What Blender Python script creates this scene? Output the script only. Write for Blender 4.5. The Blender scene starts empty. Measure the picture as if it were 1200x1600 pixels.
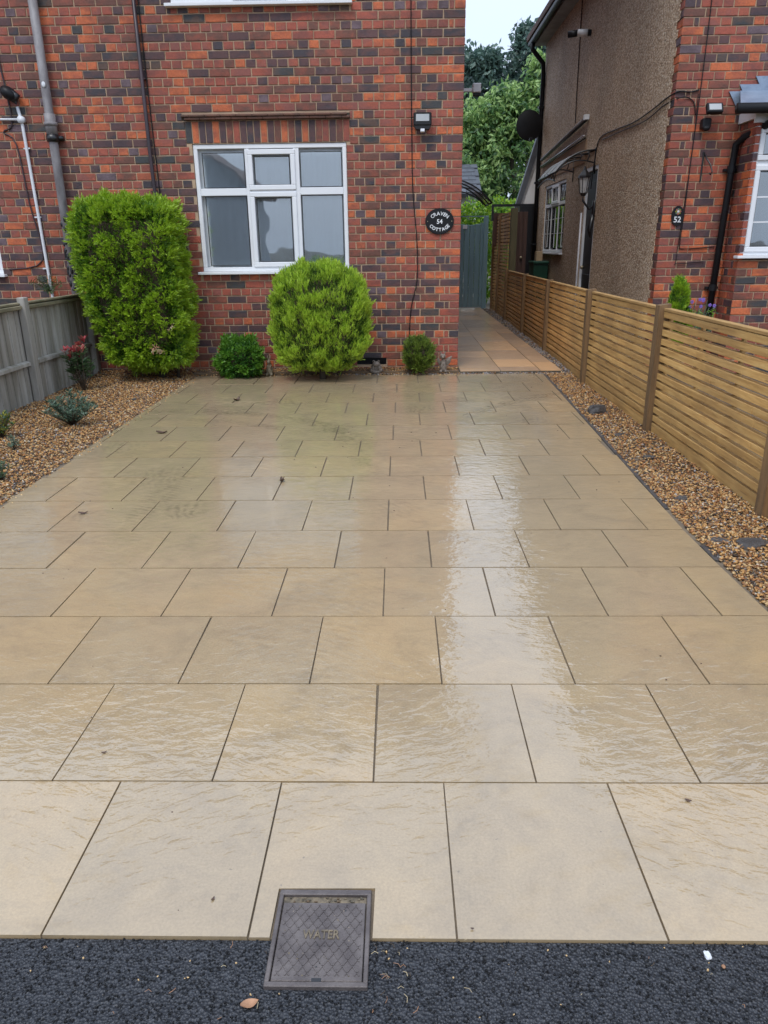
import bpy, bmesh, math, random
import numpy as np
from mathutils import Vector, Matrix, noise
R = math.radians
random.seed(7); rng = np.random.default_rng(11)
sc = bpy.context.scene
C = sc.collection

# ------------------------------------------------------------------ camera
PITCH, YAW, ROLL, CAMH = 0.34594, -0.02239, -0.01172, 1.401
def ray(u, v):
    X = u-600; Y = v-800; c, s = math.cos(ROLL), math.sin(ROLL)
    X, Y = c*X+s*Y, -s*X+c*Y
    x = X/1150; zc = -Y/1150
    y = math.cos(PITCH)+zc*math.sin(PITCH); z = -math.sin(PITCH)+zc*math.cos(PITCH)
    c, s = math.cos(YAW), math.sin(YAW)
    return Vector((c*x+s*y, -s*x+c*y, z))
def ground_at(u, v, z=0.0):
    d = ray(u, v); t = (z-CAMH)/d.z
    return Vector((d.x*t, d.y*t, z))
fwd = ray(600, 800).normalized(); rt = (ray(601, 800)-ray(600, 800)).normalized(); up = rt.cross(fwd)
camd = bpy.data.cameras.new('camera'); cam = bpy.data.objects.new('camera', camd); C.objects.link(cam)
cam.matrix_world = Matrix(((rt.x, up.x, -fwd.x, 0), (rt.y, up.y, -fwd.y, 0), (rt.z, up.z, -fwd.z, CAMH), (0, 0, 0, 1)))
camd.sensor_fit = 'VERTICAL'; camd.sensor_height = 24; camd.lens = 1150/1600*24
camd.clip_end = 3000; camd.clip_start = .05
sc.camera = cam
# ------------------------------------------------------------------ sky, sun, exposure
SUN_EL, SUN_AZ = R(58), R(197)      # azimuth: direction towards the sun, clockwise from +Y
w = bpy.data.worlds.new('World'); sc.world = w; w.use_nodes = True
nt = w.node_tree; nt.nodes.clear()
sky = nt.nodes.new('ShaderNodeTexSky'); sky.sky_type = 'NISHITA'; sky.sun_disc = False
sky.sun_elevation = SUN_EL; sky.sun_rotation = SUN_AZ; sky.air_density = 1.0; sky.dust_density = 3; sky.ozone_density = 1
mx = nt.nodes.new('ShaderNodeMixRGB'); mx.inputs[0].default_value = .85
mx.inputs[2].default_value = (9.3, 10.9, 13.6, 1)
nt.links.new(sky.outputs[0], mx.inputs[1])
bg = nt.nodes.new('ShaderNodeBackground'); bg.inputs[1].default_value = .115
# overcast sky: three times brighter overhead than at the horizon, as cloud cover is (CIE overcast)
tcs = nt.nodes.new('ShaderNodeTexCoord'); sxz = nt.nodes.new('ShaderNodeSeparateXYZ'); nt.links.new(tcs.outputs['Generated'], sxz.inputs[0])
mr = nt.nodes.new('ShaderNodeMapRange'); mr.inputs[3].default_value = .54; mr.inputs[4].default_value = 1.0; nt.links.new(sxz.outputs[2], mr.inputs[0])
vm = nt.nodes.new('ShaderNodeVectorMath'); vm.operation = 'SCALE'; nt.links.new(mx.outputs[0], vm.inputs[0]); nt.links.new(mr.outputs[0], vm.inputs['Scale'])
nt.links.new(vm.outputs[0], bg.inputs[0])
wo = nt.nodes.new('ShaderNodeOutputWorld'); nt.links.new(bg.outputs[0], wo.inputs[0])
sd = bpy.data.lights.new('sun', 'SUN'); sd.energy = 1.1; sd.angle = R(16); sd.color = (1, .96, .9)
so = bpy.data.objects.new('sun', sd); C.objects.link(so)
sdir = Vector((math.sin(SUN_AZ)*math.cos(SUN_EL), math.cos(SUN_AZ)*math.cos(SUN_EL), math.sin(SUN_EL)))
so.rotation_euler = sdir.to_track_quat('Z', 'Y').to_euler()
sc.view_settings.view_transform = 'Standard'; sc.view_settings.look = 'None'
sc.view_settings.exposure = 0.48; sc.view_settings.gamma = 1; sc.view_settings.use_curve_mapping = False
sc.render.engine = 'CYCLES'
sc.cycles.max_bounces = 6; sc.cycles.diffuse_bounces = 3; sc.cycles.glossy_bounces = 3; sc.cycles.transparent_max_bounces = 10; sc.cycles.caustics_reflective = False; sc.cycles.caustics_refractive = False

# ------------------------------------------------------------------ materials
MATS = {}
def newmat(name):
    m = bpy.data.materials.new(name); m.use_nodes = True; n = m.node_tree
    n.nodes.clear(); o = n.nodes.new('ShaderNodeOutputMaterial'); b = n.nodes.new('ShaderNodeBsdfPrincipled')
    n.links.new(b.outputs[0], o.inputs[0]); MATS[name] = m
    return m, n, b
class NT:
    def __init__(s, n): s.n = n
    def node(s, t, **k):
        x = s.n.nodes.new(t)
        for a, v in k.items(): setattr(x, a, v)
        return x
    def link(s, a, b): s.n.links.new(a, b)
    def pos(s, scale=(1, 1, 1), rot=(0, 0, 0)):
        g = s.node('ShaderNodeNewGeometry'); m = s.node('ShaderNodeMapping')
        m.inputs['Scale'].default_value = scale; m.inputs['Rotation'].default_value = rot
        s.link(g.outputs['Position'], m.inputs['Vector']); return m.outputs[0]
    def noise(s, vec, scale, detail=4, rough=.6, dist=0):
        t = s.node('ShaderNodeTexNoise'); t.inputs['Scale'].default_value = scale
        t.inputs['Detail'].default_value = detail; t.inputs['Roughness'].default_value = rough; t.inputs['Distortion'].default_value = dist
        s.link(vec, t.inputs['Vector']); return t.outputs[0]
    def ramp(s, fac, stops):
        r = s.node('ShaderNodeValToRGB'); e = r.color_ramp.elements
        while len(e) < len(stops): e.new(.5)
        for i, (p, c) in enumerate(stops):
            e[i].position = p; e[i].color = (c if isinstance(c, tuple) else (c, c, c))+(1,)
        s.link(fac, r.inputs[0]); return r.outputs[0]
    def mix(s, fac, a, b, blend='MIX'):
        m = s.node('ShaderNodeMixRGB', blend_type=blend)
        for i, v in enumerate((fac, a, b)):
            if hasattr(v, 'is_linked'): s.link(v, m.inputs[i])
            elif isinstance(v, tuple): m.inputs[i].default_value = v+(1,)
            else: m.inputs[i].default_value = v if i == 0 else (v, v, v, 1)
        return m.outputs[0]
    def math(s, op, a, b=0.0, clamp=False):
        m = s.node('ShaderNodeMath', operation=op); m.use_clamp = clamp
        for i, v in enumerate((a, b)):
            if hasattr(v, 'is_linked'): s.link(v, m.inputs[i])
            else: m.inputs[i].default_value = v
        return m.outputs[0]
    def bump(s, h, dist, strength=1, normal=None):
        b = s.node('ShaderNodeBump'); b.inputs['Distance'].default_value = dist; b.inputs['Strength'].default_value = strength
        s.link(h, b.inputs['Height'])
        if normal is not None: s.link(normal, b.inputs['Normal'])
        return b.outputs[0]
    def rnd(s):
        return s.node('ShaderNodeObjectInfo').outputs['Random']
def basic(name, c1, c2=None, rough=.6, scale=8, fine=80, bump=.002, stretch=(1, 1, 1), metal=0, spec=.5, rnd=0.0, coat=0):
    m, n, b = newmat(name); t = NT(n); c2 = c2 or tuple(x*.7 for x in c1)
    p = t.pos(stretch); a = t.noise(p, scale, 5)
    col = t.mix(t.ramp(a, [(.35, 0.), (.65, 1.)]), c1, c2)
    if rnd:
        v = t.math('ADD', t.math('MULTIPLY', t.rnd(), rnd), 1-rnd/2)
        cb = t.node('ShaderNodeCombineColor'); [t.link(v, cb.inputs[i]) for i in range(3)]
        col = t.mix(1.0, col, cb.outputs[0], 'MULTIPLY')
    t.link(col, b.inputs['Base Color'])
    b.inputs['Roughness'].default_value = rough; b.inputs['Metallic'].default_value = metal
    b.inputs['Specular IOR Level'].default_value = spec; b.inputs['Coat Weight'].default_value = coat
    if bump: t.link(t.bump(t.noise(p, fine, 3), bump), b.inputs['Normal'])
    return m
# brick tones: main colour and the colour its ends burn to
TONES = [('brick_red', (.36, .085, .050), (.24, .070, .050)), ('brick_orange', (.58, .145, .05), (.38, .095, .045)),
         ('brick_rose', (.28, .088, .066), (.36, .090, .050)), ('brick_brown', (.155, .062, .042), (.27, .075, .045)),
         ('brick_plum', (.115, .052, .050), (.07, .042, .048)), ('brick_blue', (.052, .042, .050), (.12, .055, .048)),
         ('brick_slate', (.047, .047, .048), (.11, .062, .045)), ('brick_lilac', (.165, .11, .125), (.11, .07, .08))]
for nm, c1, c2 in TONES:
    m, n, b = newmat(nm); t = NT(n); p = t.pos()
    f = t.ramp(t.noise(t.pos((1, 1, 1.6)), 5.5, 3, .55), [(.44, 0.), (.60, 1.)])
    col = t.mix(f, c1, c2)
    col = t.mix(1.0, col, t.ramp(t.noise(p, 55, 4, .75), [(.28, .68), (.6, 1.08)]), 'MULTIPLY')
    col = t.mix(t.ramp(t.noise(p, 14, 4, .7), [(.70, 0.), (.78, .4)]), col, (.42, .36, .33))
    col = t.mix(1.0, col, t.ramp(t.noise(t.pos((1, 1, .6)), .8, 4), [(.3, .76), (.7, 1.16)]), 'MULTIPLY')
    t.link(col, b.inputs['Base Color']); b.inputs['Roughness'].default_value = .62
    t.link(t.bump(t.noise(t.pos((1, 1, 2.5)), 60, 4, .7), .004), b.inputs['Normal'])
TONE_W = {'header': [.30, .21, .23, .08, .05, .07, .02, .04], 'stretcher': [.14, .11, .12, .25, .18, .12, .07, .01],
          'right': [.27, .20, .16, .14, .13, .05, .04, .01]}
basic('mortar', (.50, .355, .235), (.38, .265, .175), .9, 6, 150, .004)
basic('joint_grout', (.20, .155, .105), (.13, .10, .07), .9, 6, 90, .003)
basic('mortar_dark', (.11, .095, .07), (.07, .06, .045), .9, 6, 90, .004)
basic('upvc', (.78, .79, .80), (.74, .75, .77), .35, 3, 40, .0002)
basic('lens_pale', (.42, .43, .43), (.36, .37, .38), .25, 5, 40, 0)
basic('seal', (.02, .02, .022), None, .6, 5, 50, 0)
basic('tile_clay', (.17, .075, .05), (.10, .06, .045), .8, 8, 60, .004)
basic('roof_tile', (.14, .07, .05), (.08, .05, .04), .8, 5, 60, .004, rnd=.3)
basic('slate', (.10, .11, .13), (.07, .075, .09), .55, 5, 60, .003, rnd=.3)
basic('black_metal', (.012, .012, .014), None, .35, 5, 60, .0006, spec=.6)
basic('black_plastic', (.012, .012, .014), None, .45, 5, 60, .0004, spec=.25)
basic('grey_pipe', (.30, .285, .29), (.17, .155, .16), .55, 9, 60, .003, (1, 1, .5))
basic('white_plastic', (.72, .73, .76), (.64, .65, .68), .4, 5, 60, .0005)
basic('plum_paint', (.055, .03, .036), (.035, .025, .03), .4, 5, 60, .0006)
basic('lead', (.30, .37, .47), (.22, .28, .37), .42, 6, 40, .004, metal=.25)
basic('path_soil', (.16, .105, .06), (.09, .065, .04), .95, 5, 60, .01)
basic('soil_ground', (.12, .095, .065), (.07, .06, .045), .95, 2, 30, .02)
basic('terracotta_scar', (.27, .16, .10), (.34, .22, .12), .9, 4, 80, .003)
basic('fence_grey', (.45, .43, .39), (.23, .21, .17), .8, 1.8, 30, .003, (5, 5, .6), rnd=.18)
basic('fence_grey_top', (.25, .215, .135), (.13, .12, .07), .85, 6, 40, .005)
basic('rail_wood', (.44, .27, .105), (.30, .18, .075), .8, 5, 40, .004, (6, .8, 6), rnd=.2, spec=.2)
basic('fence_post_wood', (.25, .145, .062), (.13, .08, .038), .75, 5, 40, .005, (6, 6, .7), rnd=.2)
basic('olive_post', (.13, .11, .055), (.09, .08, .04), .75, 5, 40, .005, (6, 6, .7))
basic('gate_paint', (.19, .31, .35), (.155, .255, .29), .5, 3, 40, .003, (6, 6, .5), rnd=.12)
basic('brown_door', (.085, .040, .028), (.06, .03, .022), .55, 4, 40, .003, (6, 6, .6))
basic('green_bin', (.008, .055, .03), None, .45, 4, 40, .001)
basic('cardboard', (.42, .30, .18), None, .8, 4, 40, .001)
basic('brass', (.5, .42, .28), None, .35, 4, 40, 0, metal=.7)
basic('chrome', (.5, .5, .52), None, .25, 4, 40, 0, metal=1)
basic('white_render', (.82, .83, .85), (.76, .77, .79), .85, 4, 80, .003)
basic('soffit_grey', (.33, .34, .37), None, .6, 4, 40, .001)
basic('letter_white', (.80, .81, .82), None, .4, 4, 40, 0)
basic('stone_statue', (.25, .21, .18), (.14, .115, .09), .9, 30, 120, .003)
basic('rabbit_stone', (.30, .26, .19), (.19, .16, .11), .9, 30, 120, .003)
basic('dark_stone', (.045, .042, .042), (.09, .08, .075), .6, 12, 90, .01)
basic('cover_iron', (.082, .068, .066), (.15, .128, .12), .5, 16, 200, .0014, metal=.25)
basic('cover_dirt', (.23, .18, .12), (.09, .075, .055), .9, 60, 200, .002)
basic('twig', (.055, .040, .024), (.10, .07, .045), .9, 12, 60, .004)
basic('bark', (.075, .06, .045), (.045, .038, .03), .9, 8, 40, .01, (1, 1, .3))
basic('bark_far', (.05, .05, .048), None, .9, 8, 40, .01)
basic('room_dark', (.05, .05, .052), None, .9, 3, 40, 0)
basic('leaf_dry', (.42, .22, .12), (.25, .13, .07), .6, 30, 90, .001)
basic('leaf_brown', (.10, .055, .035), None, .6, 30, 90, .001)
basic('straw', (.50, .42, .26), (.34, .25, .14), .8, 30, 90, 0)
basic('petal', (.22, .13, .50), None, .6, 30, 90, 0)
basic('white_scrap', (.75, .77, .8), None, .8, 30, 90, 0)
def curtain_mat():
    m, n, b = newmat('net_curtain'); t = NT(n)
    f = t.noise(t.pos((1, 1, .04)), 30, 2)
    t.link(t.ramp(f, [(.2, (.80, .84, .86)), (.8, (.86, .90, .92))]), b.inputs['Base Color']); b.inputs['Roughness'].default_value = .9
curtain_mat()
def glass_mat(name, tint, refl):
    m = bpy.data.materials.new(name); m.use_nodes = True; n = m.node_tree; n.nodes.clear(); t = NT(n)
    o = t.node('ShaderNodeOutputMaterial'); tr = t.node('ShaderNodeBsdfTransparent'); tr.inputs[0].default_value = tint+(1,)
    gl = t.node('ShaderNodeBsdfGlossy'); gl.inputs['Roughness'].default_value = .02
    t.link(t.bump(t.noise(t.pos(), 1.5, 2), .004), gl.inputs['Normal'])
    fr = t.node('ShaderNodeFresnel'); fr.inputs[0].default_value = 1.5
    f = t.math('MAXIMUM', t.math('MULTIPLY', fr.outputs[0], 1.6), refl)
    ms = t.node('ShaderNodeMixShader'); t.link(f, ms.inputs[0]); t.link(tr.outputs[0], ms.inputs[1]); t.link(gl.outputs[0], ms.inputs[2])
    t.link(ms.outputs[0], o.inputs[0]); MATS[name] = m
glass_mat('window_glass', (.92, .96, .98), .23)
m, n, b = newmat('canopy_sheet'); b.inputs['Base Color'].default_value = (.75, .77, .78, 1); b.inputs['Roughness'].default_value = .3; b.inputs['Alpha'].default_value = .42
# paving: cast sandstone with a riven face, wet
def slab_mat(name, cA, cB, cC, wet, grime, riv=1.0, joint_rnd=.16):
    m, n, b = newmat(name); t = NT(n); p = t.pos(); r = t.rnd()
    big = t.noise(p, 1.3, 4, .6, .6); mid = t.noise(p, 4.5, 6, .7, .8); fine = t.noise(p, 150, 3, .7)
    col = t.mix(t.ramp(mid, [(.35, 0.), (.66, 1.)]), cA, cB)
    col = t.mix(t.ramp(t.math('ADD', t.math('MULTIPLY', big, .8), t.math('MULTIPLY', r, .25)), [(.50, 0.), (.66, .55)]), col, cC)
    col = t.mix(1.0, col, t.ramp(fine, [(.3, .86), (.7, 1.08)]), 'MULTIPLY')
    v = t.math('ADD', t.math('MULTIPLY', r, joint_rnd), 1-joint_rnd/2)
    cb = t.node('ShaderNodeCombineColor'); [t.link(v, cb.inputs[i]) for i in range(3)]
    col = t.mix(1.0, col, cb.outputs[0], 'MULTIPLY')
    if grime:
        sm = t.math('MULTIPLY', t.ramp(t.noise(t.pos((1, 1.3, 1)), 2.6, 6, .72, 1.5), [(.46, 0.), (.64, 1.)]), t.ramp(t.noise(p, 24, 4, .7), [(.35, .25), (.6, 1.)]))
        col = t.mix(t.math('MULTIPLY', sm, .42), col, (.21, .165, .11))
        col = t.mix(1.0, col, (.97, .93, .88), 'MULTIPLY')
        g = t.node('ShaderNodeNewGeometry'); sp = t.node('ShaderNodeSeparateXYZ'); t.link(g.outputs['Position'], sp.inputs[0])
        # grime settles more near the house: fades in over y
        fy = t.math('MULTIPLY', t.math('SUBTRACT', sp.outputs[1], 2.6), .24, True)
        gn = t.ramp(t.noise(p, 2.3, 5, .7, 1.2), [(.40, 0.), (.60, 1.)])
        st = t.ramp(t.noise(t.pos((1, 5.5, 1)), 7, 4, .7), [(.42, .25), (.62, 1.)])
        k = t.math('MULTIPLY', t.math('MULTIPLY', t.math('MULTIPLY', gn, st), fy), .62)
        col = t.mix(k, col, (.17, .13, .085))
        col = t.mix(t.math('MULTIPLY', fy, .35), col, (.47, .37, .23))
        # tyre tracks: swept arcs with a tread pattern
        for cx, cy, rad, wd, lo, hi, amt in ((-2.1, 4.6, 2.05, .10, 5.0, 7.4, .6), (-2.1, 4.6, 1.72, .08, 5.3, 7.2, .5), (3.0, 5.0, 2.75, .10, 5.8, 8.2, .9),
                                             (3.2, 3.9, 4.65, .11, 3.3, 4.9, .4), (-4.5, 4.0, 4.35, .10, 4.2, 6.6, .5), (6.0, 1.2, 6.35, .11, 2.0, 3.2, .16), (-7., 2.0, 6.7, .10, 1.6, 3.0, .15)):
            dx = t.math('SUBTRACT', sp.outputs[0], cx); dy = t.math('SUBTRACT', sp.outputs[1], cy)
            d = t.math('SQRT', t.math('ADD', t.math('MULTIPLY', dx, dx), t.math('MULTIPLY', dy, dy)))
            ban = t.math('SUBTRACT', 1.0, t.math('MULTIPLY', t.math('ABSOLUTE', t.math('SUBTRACT', d, rad)), 1/wd), True)
            band = t.math('MULTIPLY', ban, 2.0, True)
            ang = t.math('ARCTAN2', dy, dx)
            tr = t.math('SINE', t.math('ADD', t.math('MULTIPLY', ang, rad*150), t.math('MULTIPLY', d, 60)))
            tr = t.math('ADD', t.math('MULTIPLY', tr, .32), t.math('MULTIPLY', t.ramp(t.noise(p, 26, 3, .6), [(.4, 0.), (.6, 1.)]), .6), True)
            win = t.math('MULTIPLY', t.math('GREATER_THAN', sp.outputs[1], lo), t.math('LESS_THAN', sp.outputs[1], hi))
            ctr = t.math('SUBTRACT', 1.0, t.math('MULTIPLY', t.math('ABSOLUTE', t.math('SUBTRACT', sp.outputs[1], (lo+hi)/2)), 2/(hi-lo)), True)
            k = t.math('MULTIPLY', t.math('MULTIPLY', t.math('MULTIPLY', band, tr), t.math('MULTIPLY', win, t.math('MULTIPLY', ctr, 1.6, True))), t.math('MULTIPLY', t.ramp(mid, [(.36, .0), (.56, 1.)]), amt))
            col = t.mix(k, col, (.07, .05, .03))
        # muddy tyre scuffs
        for px_, py_, rr, th, amt in ((290, 797, .17, .3, .9), (130, 805, .13, .1, .5), (515, 668, .26, -1.0, .8), (622, 795, .16, .5, .45), (655, 640, .24, .2, .7), (835, 657, .20, -.4, .6), (715, 625, .22, .6, .6), (365, 640, .30, .9, .6), (250, 745, .28, .2, .55), (440, 628, .25, .1, .6), (395, 1000, .16, 1.3, .35), (180, 700, .3, .4, .45)):
            q_ = ground_at(px_, py_); dx = t.math('SUBTRACT', sp.outputs[0], q_.x); dy = t.math('SUBTRACT', sp.outputs[1], q_.y)
            d = t.math('SQRT', t.math('ADD', t.math('MULTIPLY', dx, dx), t.math('MULTIPLY', dy, dy)))
            msk = t.math('MULTIPLY', t.math('SUBTRACT', 1.0, t.math('MULTIPLY', d, 1/rr), True), 1.9, True)
            u = t.math('ADD', t.math('MULTIPLY', dx, math.cos(th)*120), t.math('ADD', t.math('MULTIPLY', dy, math.sin(th)*120), t.math('MULTIPLY', t.noise(p, 5, 2), 26.0)))
            stv = t.math('ADD', t.math('MULTIPLY', t.math('SINE', u), .45), .5, True)
            k = t.math('MULTIPLY', t.math('MULTIPLY', msk, stv), t.math('MULTIPLY', t.ramp(t.noise(p, 13, 4, .7), [(.38, 0.), (.58, 1.)]), amt*.62))
            col = t.mix(k, col, (.10, .075, .05))
        sk = t.ramp(t.noise(p, 48, 2, .5), [(.74, 0.), (.78, .7)])
        col = t.mix(sk, col, (.16, .12, .08))
    t.link(col, b.inputs['Base Color'])
    # riven relief, direction changing from slab to slab
    vr = t.node('ShaderNodeVectorRotate', rotation_type='Z_AXIS'); gg = t.node('ShaderNodeNewGeometry')
    t.link(gg.outputs['Position'], vr.inputs['Vector']); t.link(t.math('MULTIPLY', t.math('SUBTRACT', r, .5), .9), vr.inputs['Angle'])
    mp = t.node('ShaderNodeMapping'); mp.inputs['Scale'].default_value = (1, 1.9, 1); t.link(vr.outputs[0], mp.inputs[0])
    cbv = t.node('ShaderNodeCombineXYZ'); t.link(t.math('MULTIPLY', r, 37.0), cbv.inputs[2]); t.link(cbv.outputs[0], mp.inputs['Location'])
    rv = t.noise(mp.outputs[0], 11, 3, .55, .35)
    rs = t.ramp(rv, [(.32, 0.), (.5, .55), (.68, 1.)])
    und = t.noise(mp.outputs[0], 4.5, 2, .5, .5)
    h = t.math('ADD', t.math('MULTIPLY', rs, .5), t.math('MULTIPLY', und, .35))
    nb = t.bump(t.math('ADD', h, t.math('MULTIPLY', fine, .08)), .0020*riv)
    t.link(nb, b.inputs['Normal'])
    b.inputs['Roughness'].default_value = .45; b.inputs['Specular IOR Level'].default_value = .2
    wm = t.ramp(t.math('ADD', t.math('MULTIPLY', t.noise(p, .8, 3), .65), t.math('MULTIPLY', rv, .45)), [(.58, wet), (.72, wet*.55)])
    t.link(wm, b.inputs['Coat Weight']); b.inputs['Coat IOR'].default_value = 1.85
    b.inputs['Coat Roughness'].default_value = .035
    fl = t.ramp(t.noise(mp.outputs[0], 15, 3, .55, .5), [(.30, 0.), (.70, 1.)])
    fl = t.math('MULTIPLY', fl, t.ramp(t.noise(p, 1.7, 3, .6), [(.36, .35), (.60, 1.15)]))
    cn = t.bump(t.math('ADD', t.math('MULTIPLY', und, .45), t.math('MULTIPLY', fl, .52)), .0023*riv)
    t.link(cn, b.inputs['Coat Normal'])
slab_mat('paving', (.405, .312, .190), (.355, .277, .175), (.435, .312, .165), 1.0, True, 1.0, .09)
slab_mat('path_stone', (.64, .42, .25), (.54, .35, .21), (.72, .41, .18), .65, False, 1.2, .35)
def asphalt():
    m, n, b = newmat('asphalt'); t = NT(n); p = t.pos()
    t.link(t.ramp(t.noise(p, 90, 4, .7), [(.3, (.012, .014, .018)), (.7, (.045, .048, .056))]), b.inputs['Base Color'])
    b.inputs['Roughness'].default_value = .5
    vo = t.node('ShaderNodeTexVoronoi'); vo.inputs['Scale'].default_value = 160; t.link(p, vo.inputs['Vector'])
    t.link(t.bump(vo.outputs['Distance'], .006), b.inputs['Normal'])
asphalt()
for nm, c in (('grit_dark', (.007, .007, .008)), ('grit_mid', (.014, .0145, .016)), ('grit_grey', (.05, .052, .056))):
    basic(nm, c, None, .55, 60, 300, .001, spec=.25)
for nm, c in (('pebble_amber', (.55, .30, .105)), ('pebble_tan', (.60, .41, .20)), ('pebble_brown', (.24, .12, .05)), ('pebble_white', (.62, .53, .40)),
              ('pebble_grey', (.22, .18, .15)), ('pebble_dark', (.07, .048, .035)), ('pebble_rust', (.38, .165, .06)), ('pebble_cool', (.34, .31, .30))):
    basic(nm, c, tuple(x*.72 for x in c), .5, 40, 200, .001, spec=.35)
def dash():
    m, n, b = newmat('pebbledash'); t = NT(n); p = t.pos()
    vo = t.node('ShaderNodeTexVoronoi'); vo.inputs['Scale'].default_value = 62; t.link(p, vo.inputs['Vector'])
    se = t.node('ShaderNodeSeparateColor'); t.link(vo.outputs['Color'], se.inputs[0])
    col = t.ramp(se.outputs[0], [(0., (.22, .14, .085)), (.3, (.40, .27, .17)), (.6, (.56, .40, .26)), (.85, (.66, .52, .37)), (1., (.82, .72, .58))])
    col = t.mix(t.ramp(vo.outputs['Distance'], [(.35, 0.), (.85, .45)]), col, (.25, .17, .11))
    col = t.mix(1.0, col, t.ramp(t.noise(t.pos((1, 1, .45)), 1.1, 4), [(.3, .78), (.7, 1.12)]), 'MULTIPLY')
    t.link(col, b.inputs['Base Color']); b.inputs['Roughness'].default_value = .75
    inv = t.math('SUBTRACT', 1.0, vo.outputs['Distance'])
    t.link(t.bump(inv, .008), b.inputs['Normal'])
dash()
def slatwood():
    m, n, b = newmat('slat_wood'); t = NT(n); r = t.rnd()
    cbv = t.node('ShaderNodeCombineXYZ'); t.link(t.math('MULTIPLY', r, 31.0), cbv.inputs[0])
    mp = t.node('ShaderNodeMapping'); mp.inputs['Scale'].default_value = (8, .9, 14); g = t.node('ShaderNodeNewGeometry')
    t.link(g.outputs['Position'], mp.inputs[0]); t.link(cbv.outputs[0], mp.inputs['Location'])
    f = t.noise(mp.outputs[0], 2.6, 5, .65, .5)
    col = t.ramp(f, [(.28, (.36, .19, .058)), (.5, (.60, .355, .12)), (.72, (.74, .49, .19))])
    kn = t.ramp(t.noise(mp.outputs[0], 5, 2, .4), [(.70, 0.), (.76, .7)])
    col = t.mix(kn, col, (.13, .065, .03))
    # finger joints every half metre or so
    v = t.math('ADD', t.math('MULTIPLY', r, .36), .80)
    cb = t.node('ShaderNodeCombineColor'); [t.link(v, cb.inputs[i]) for i in range(3)]
    col = t.mix(1.0, col, cb.outputs[0], 'MULTIPLY')
    sp = t.node('ShaderNodeSeparateXYZ'); t.link(g.outputs['Position'], sp.inputs[0])
    wet = t.ramp(t.noise(t.pos((.1, .8, .8)), 2.4, 3), [(.4, .0), (.62, .45)])
    col = t.mix(wet, col, (.30, .175, .07))
    t.link(col, b.inputs['Base Color']); b.inputs['Roughness'].default_value = .6
    t.link(t.bump(f, .004), b.inputs['Normal'])
slatwood()
def leafmat(name, c, c2=None, rough=.45, trans=.25):
    m, n, b = newmat(name); t = NT(n); c2 = c2 or tuple(x*.6 for x in c)
    t.link(t.mix(t.ramp(t.noise(t.pos(), 18, 3), [(.35, 0.), (.65, 1.)]), c, c2), b.inputs['Base Color'])
    b.inputs['Roughness'].default_value = rough
    td = t.node('ShaderNodeBsdfTranslucent'); td.inputs[0].default_value = tuple(min(1, x*1.5) for x in c)+(1,)
    ms = t.node('ShaderNodeMixShader'); ms.inputs[0].default_value = trans
    o = [x for x in n.nodes if x.type == 'OUTPUT_MATERIAL'][0]
    t.link(b.outputs[0], ms.inputs[1]); t.link(td.outputs[0], ms.inputs[2]); t.link(ms.outputs[0], o.inputs[0])
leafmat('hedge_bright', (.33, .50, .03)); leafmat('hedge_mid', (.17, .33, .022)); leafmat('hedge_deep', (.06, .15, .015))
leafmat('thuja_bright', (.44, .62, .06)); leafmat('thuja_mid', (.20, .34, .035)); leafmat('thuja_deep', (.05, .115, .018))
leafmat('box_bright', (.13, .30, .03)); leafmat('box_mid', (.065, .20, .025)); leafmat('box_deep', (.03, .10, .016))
leafmat('olive_bright', (.20, .29, .045)); leafmat('olive_mid', (.12, .19, .03)); leafmat('olive_deep', (.07, .10, .025))
leafmat('grey_leaf', (.12, .20, .13)); leafmat('grey_leaf_deep', (.05, .10, .065)); leafmat('grey_leaf_pale', (.22, .30, .22))
leafmat('photinia_green', (.10, .17, .075)); leafmat('photinia_red', (.45, .07, .08)); leafmat('photinia_pink', (.5, .17, .13))
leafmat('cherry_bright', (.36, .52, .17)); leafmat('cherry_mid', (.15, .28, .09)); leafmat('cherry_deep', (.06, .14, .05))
leafmat('far_bright', (.12, .20, .155)); leafmat('far_mid', (.08, .14, .12)); leafmat('far_deep', (.035, .065, .058))  # bluish, lifted tones: distance haze put into the far leaf colours
leafmat('yellow_leaf', (.35, .33, .04)); leafmat('moss', (.09, .15, .03))

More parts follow.
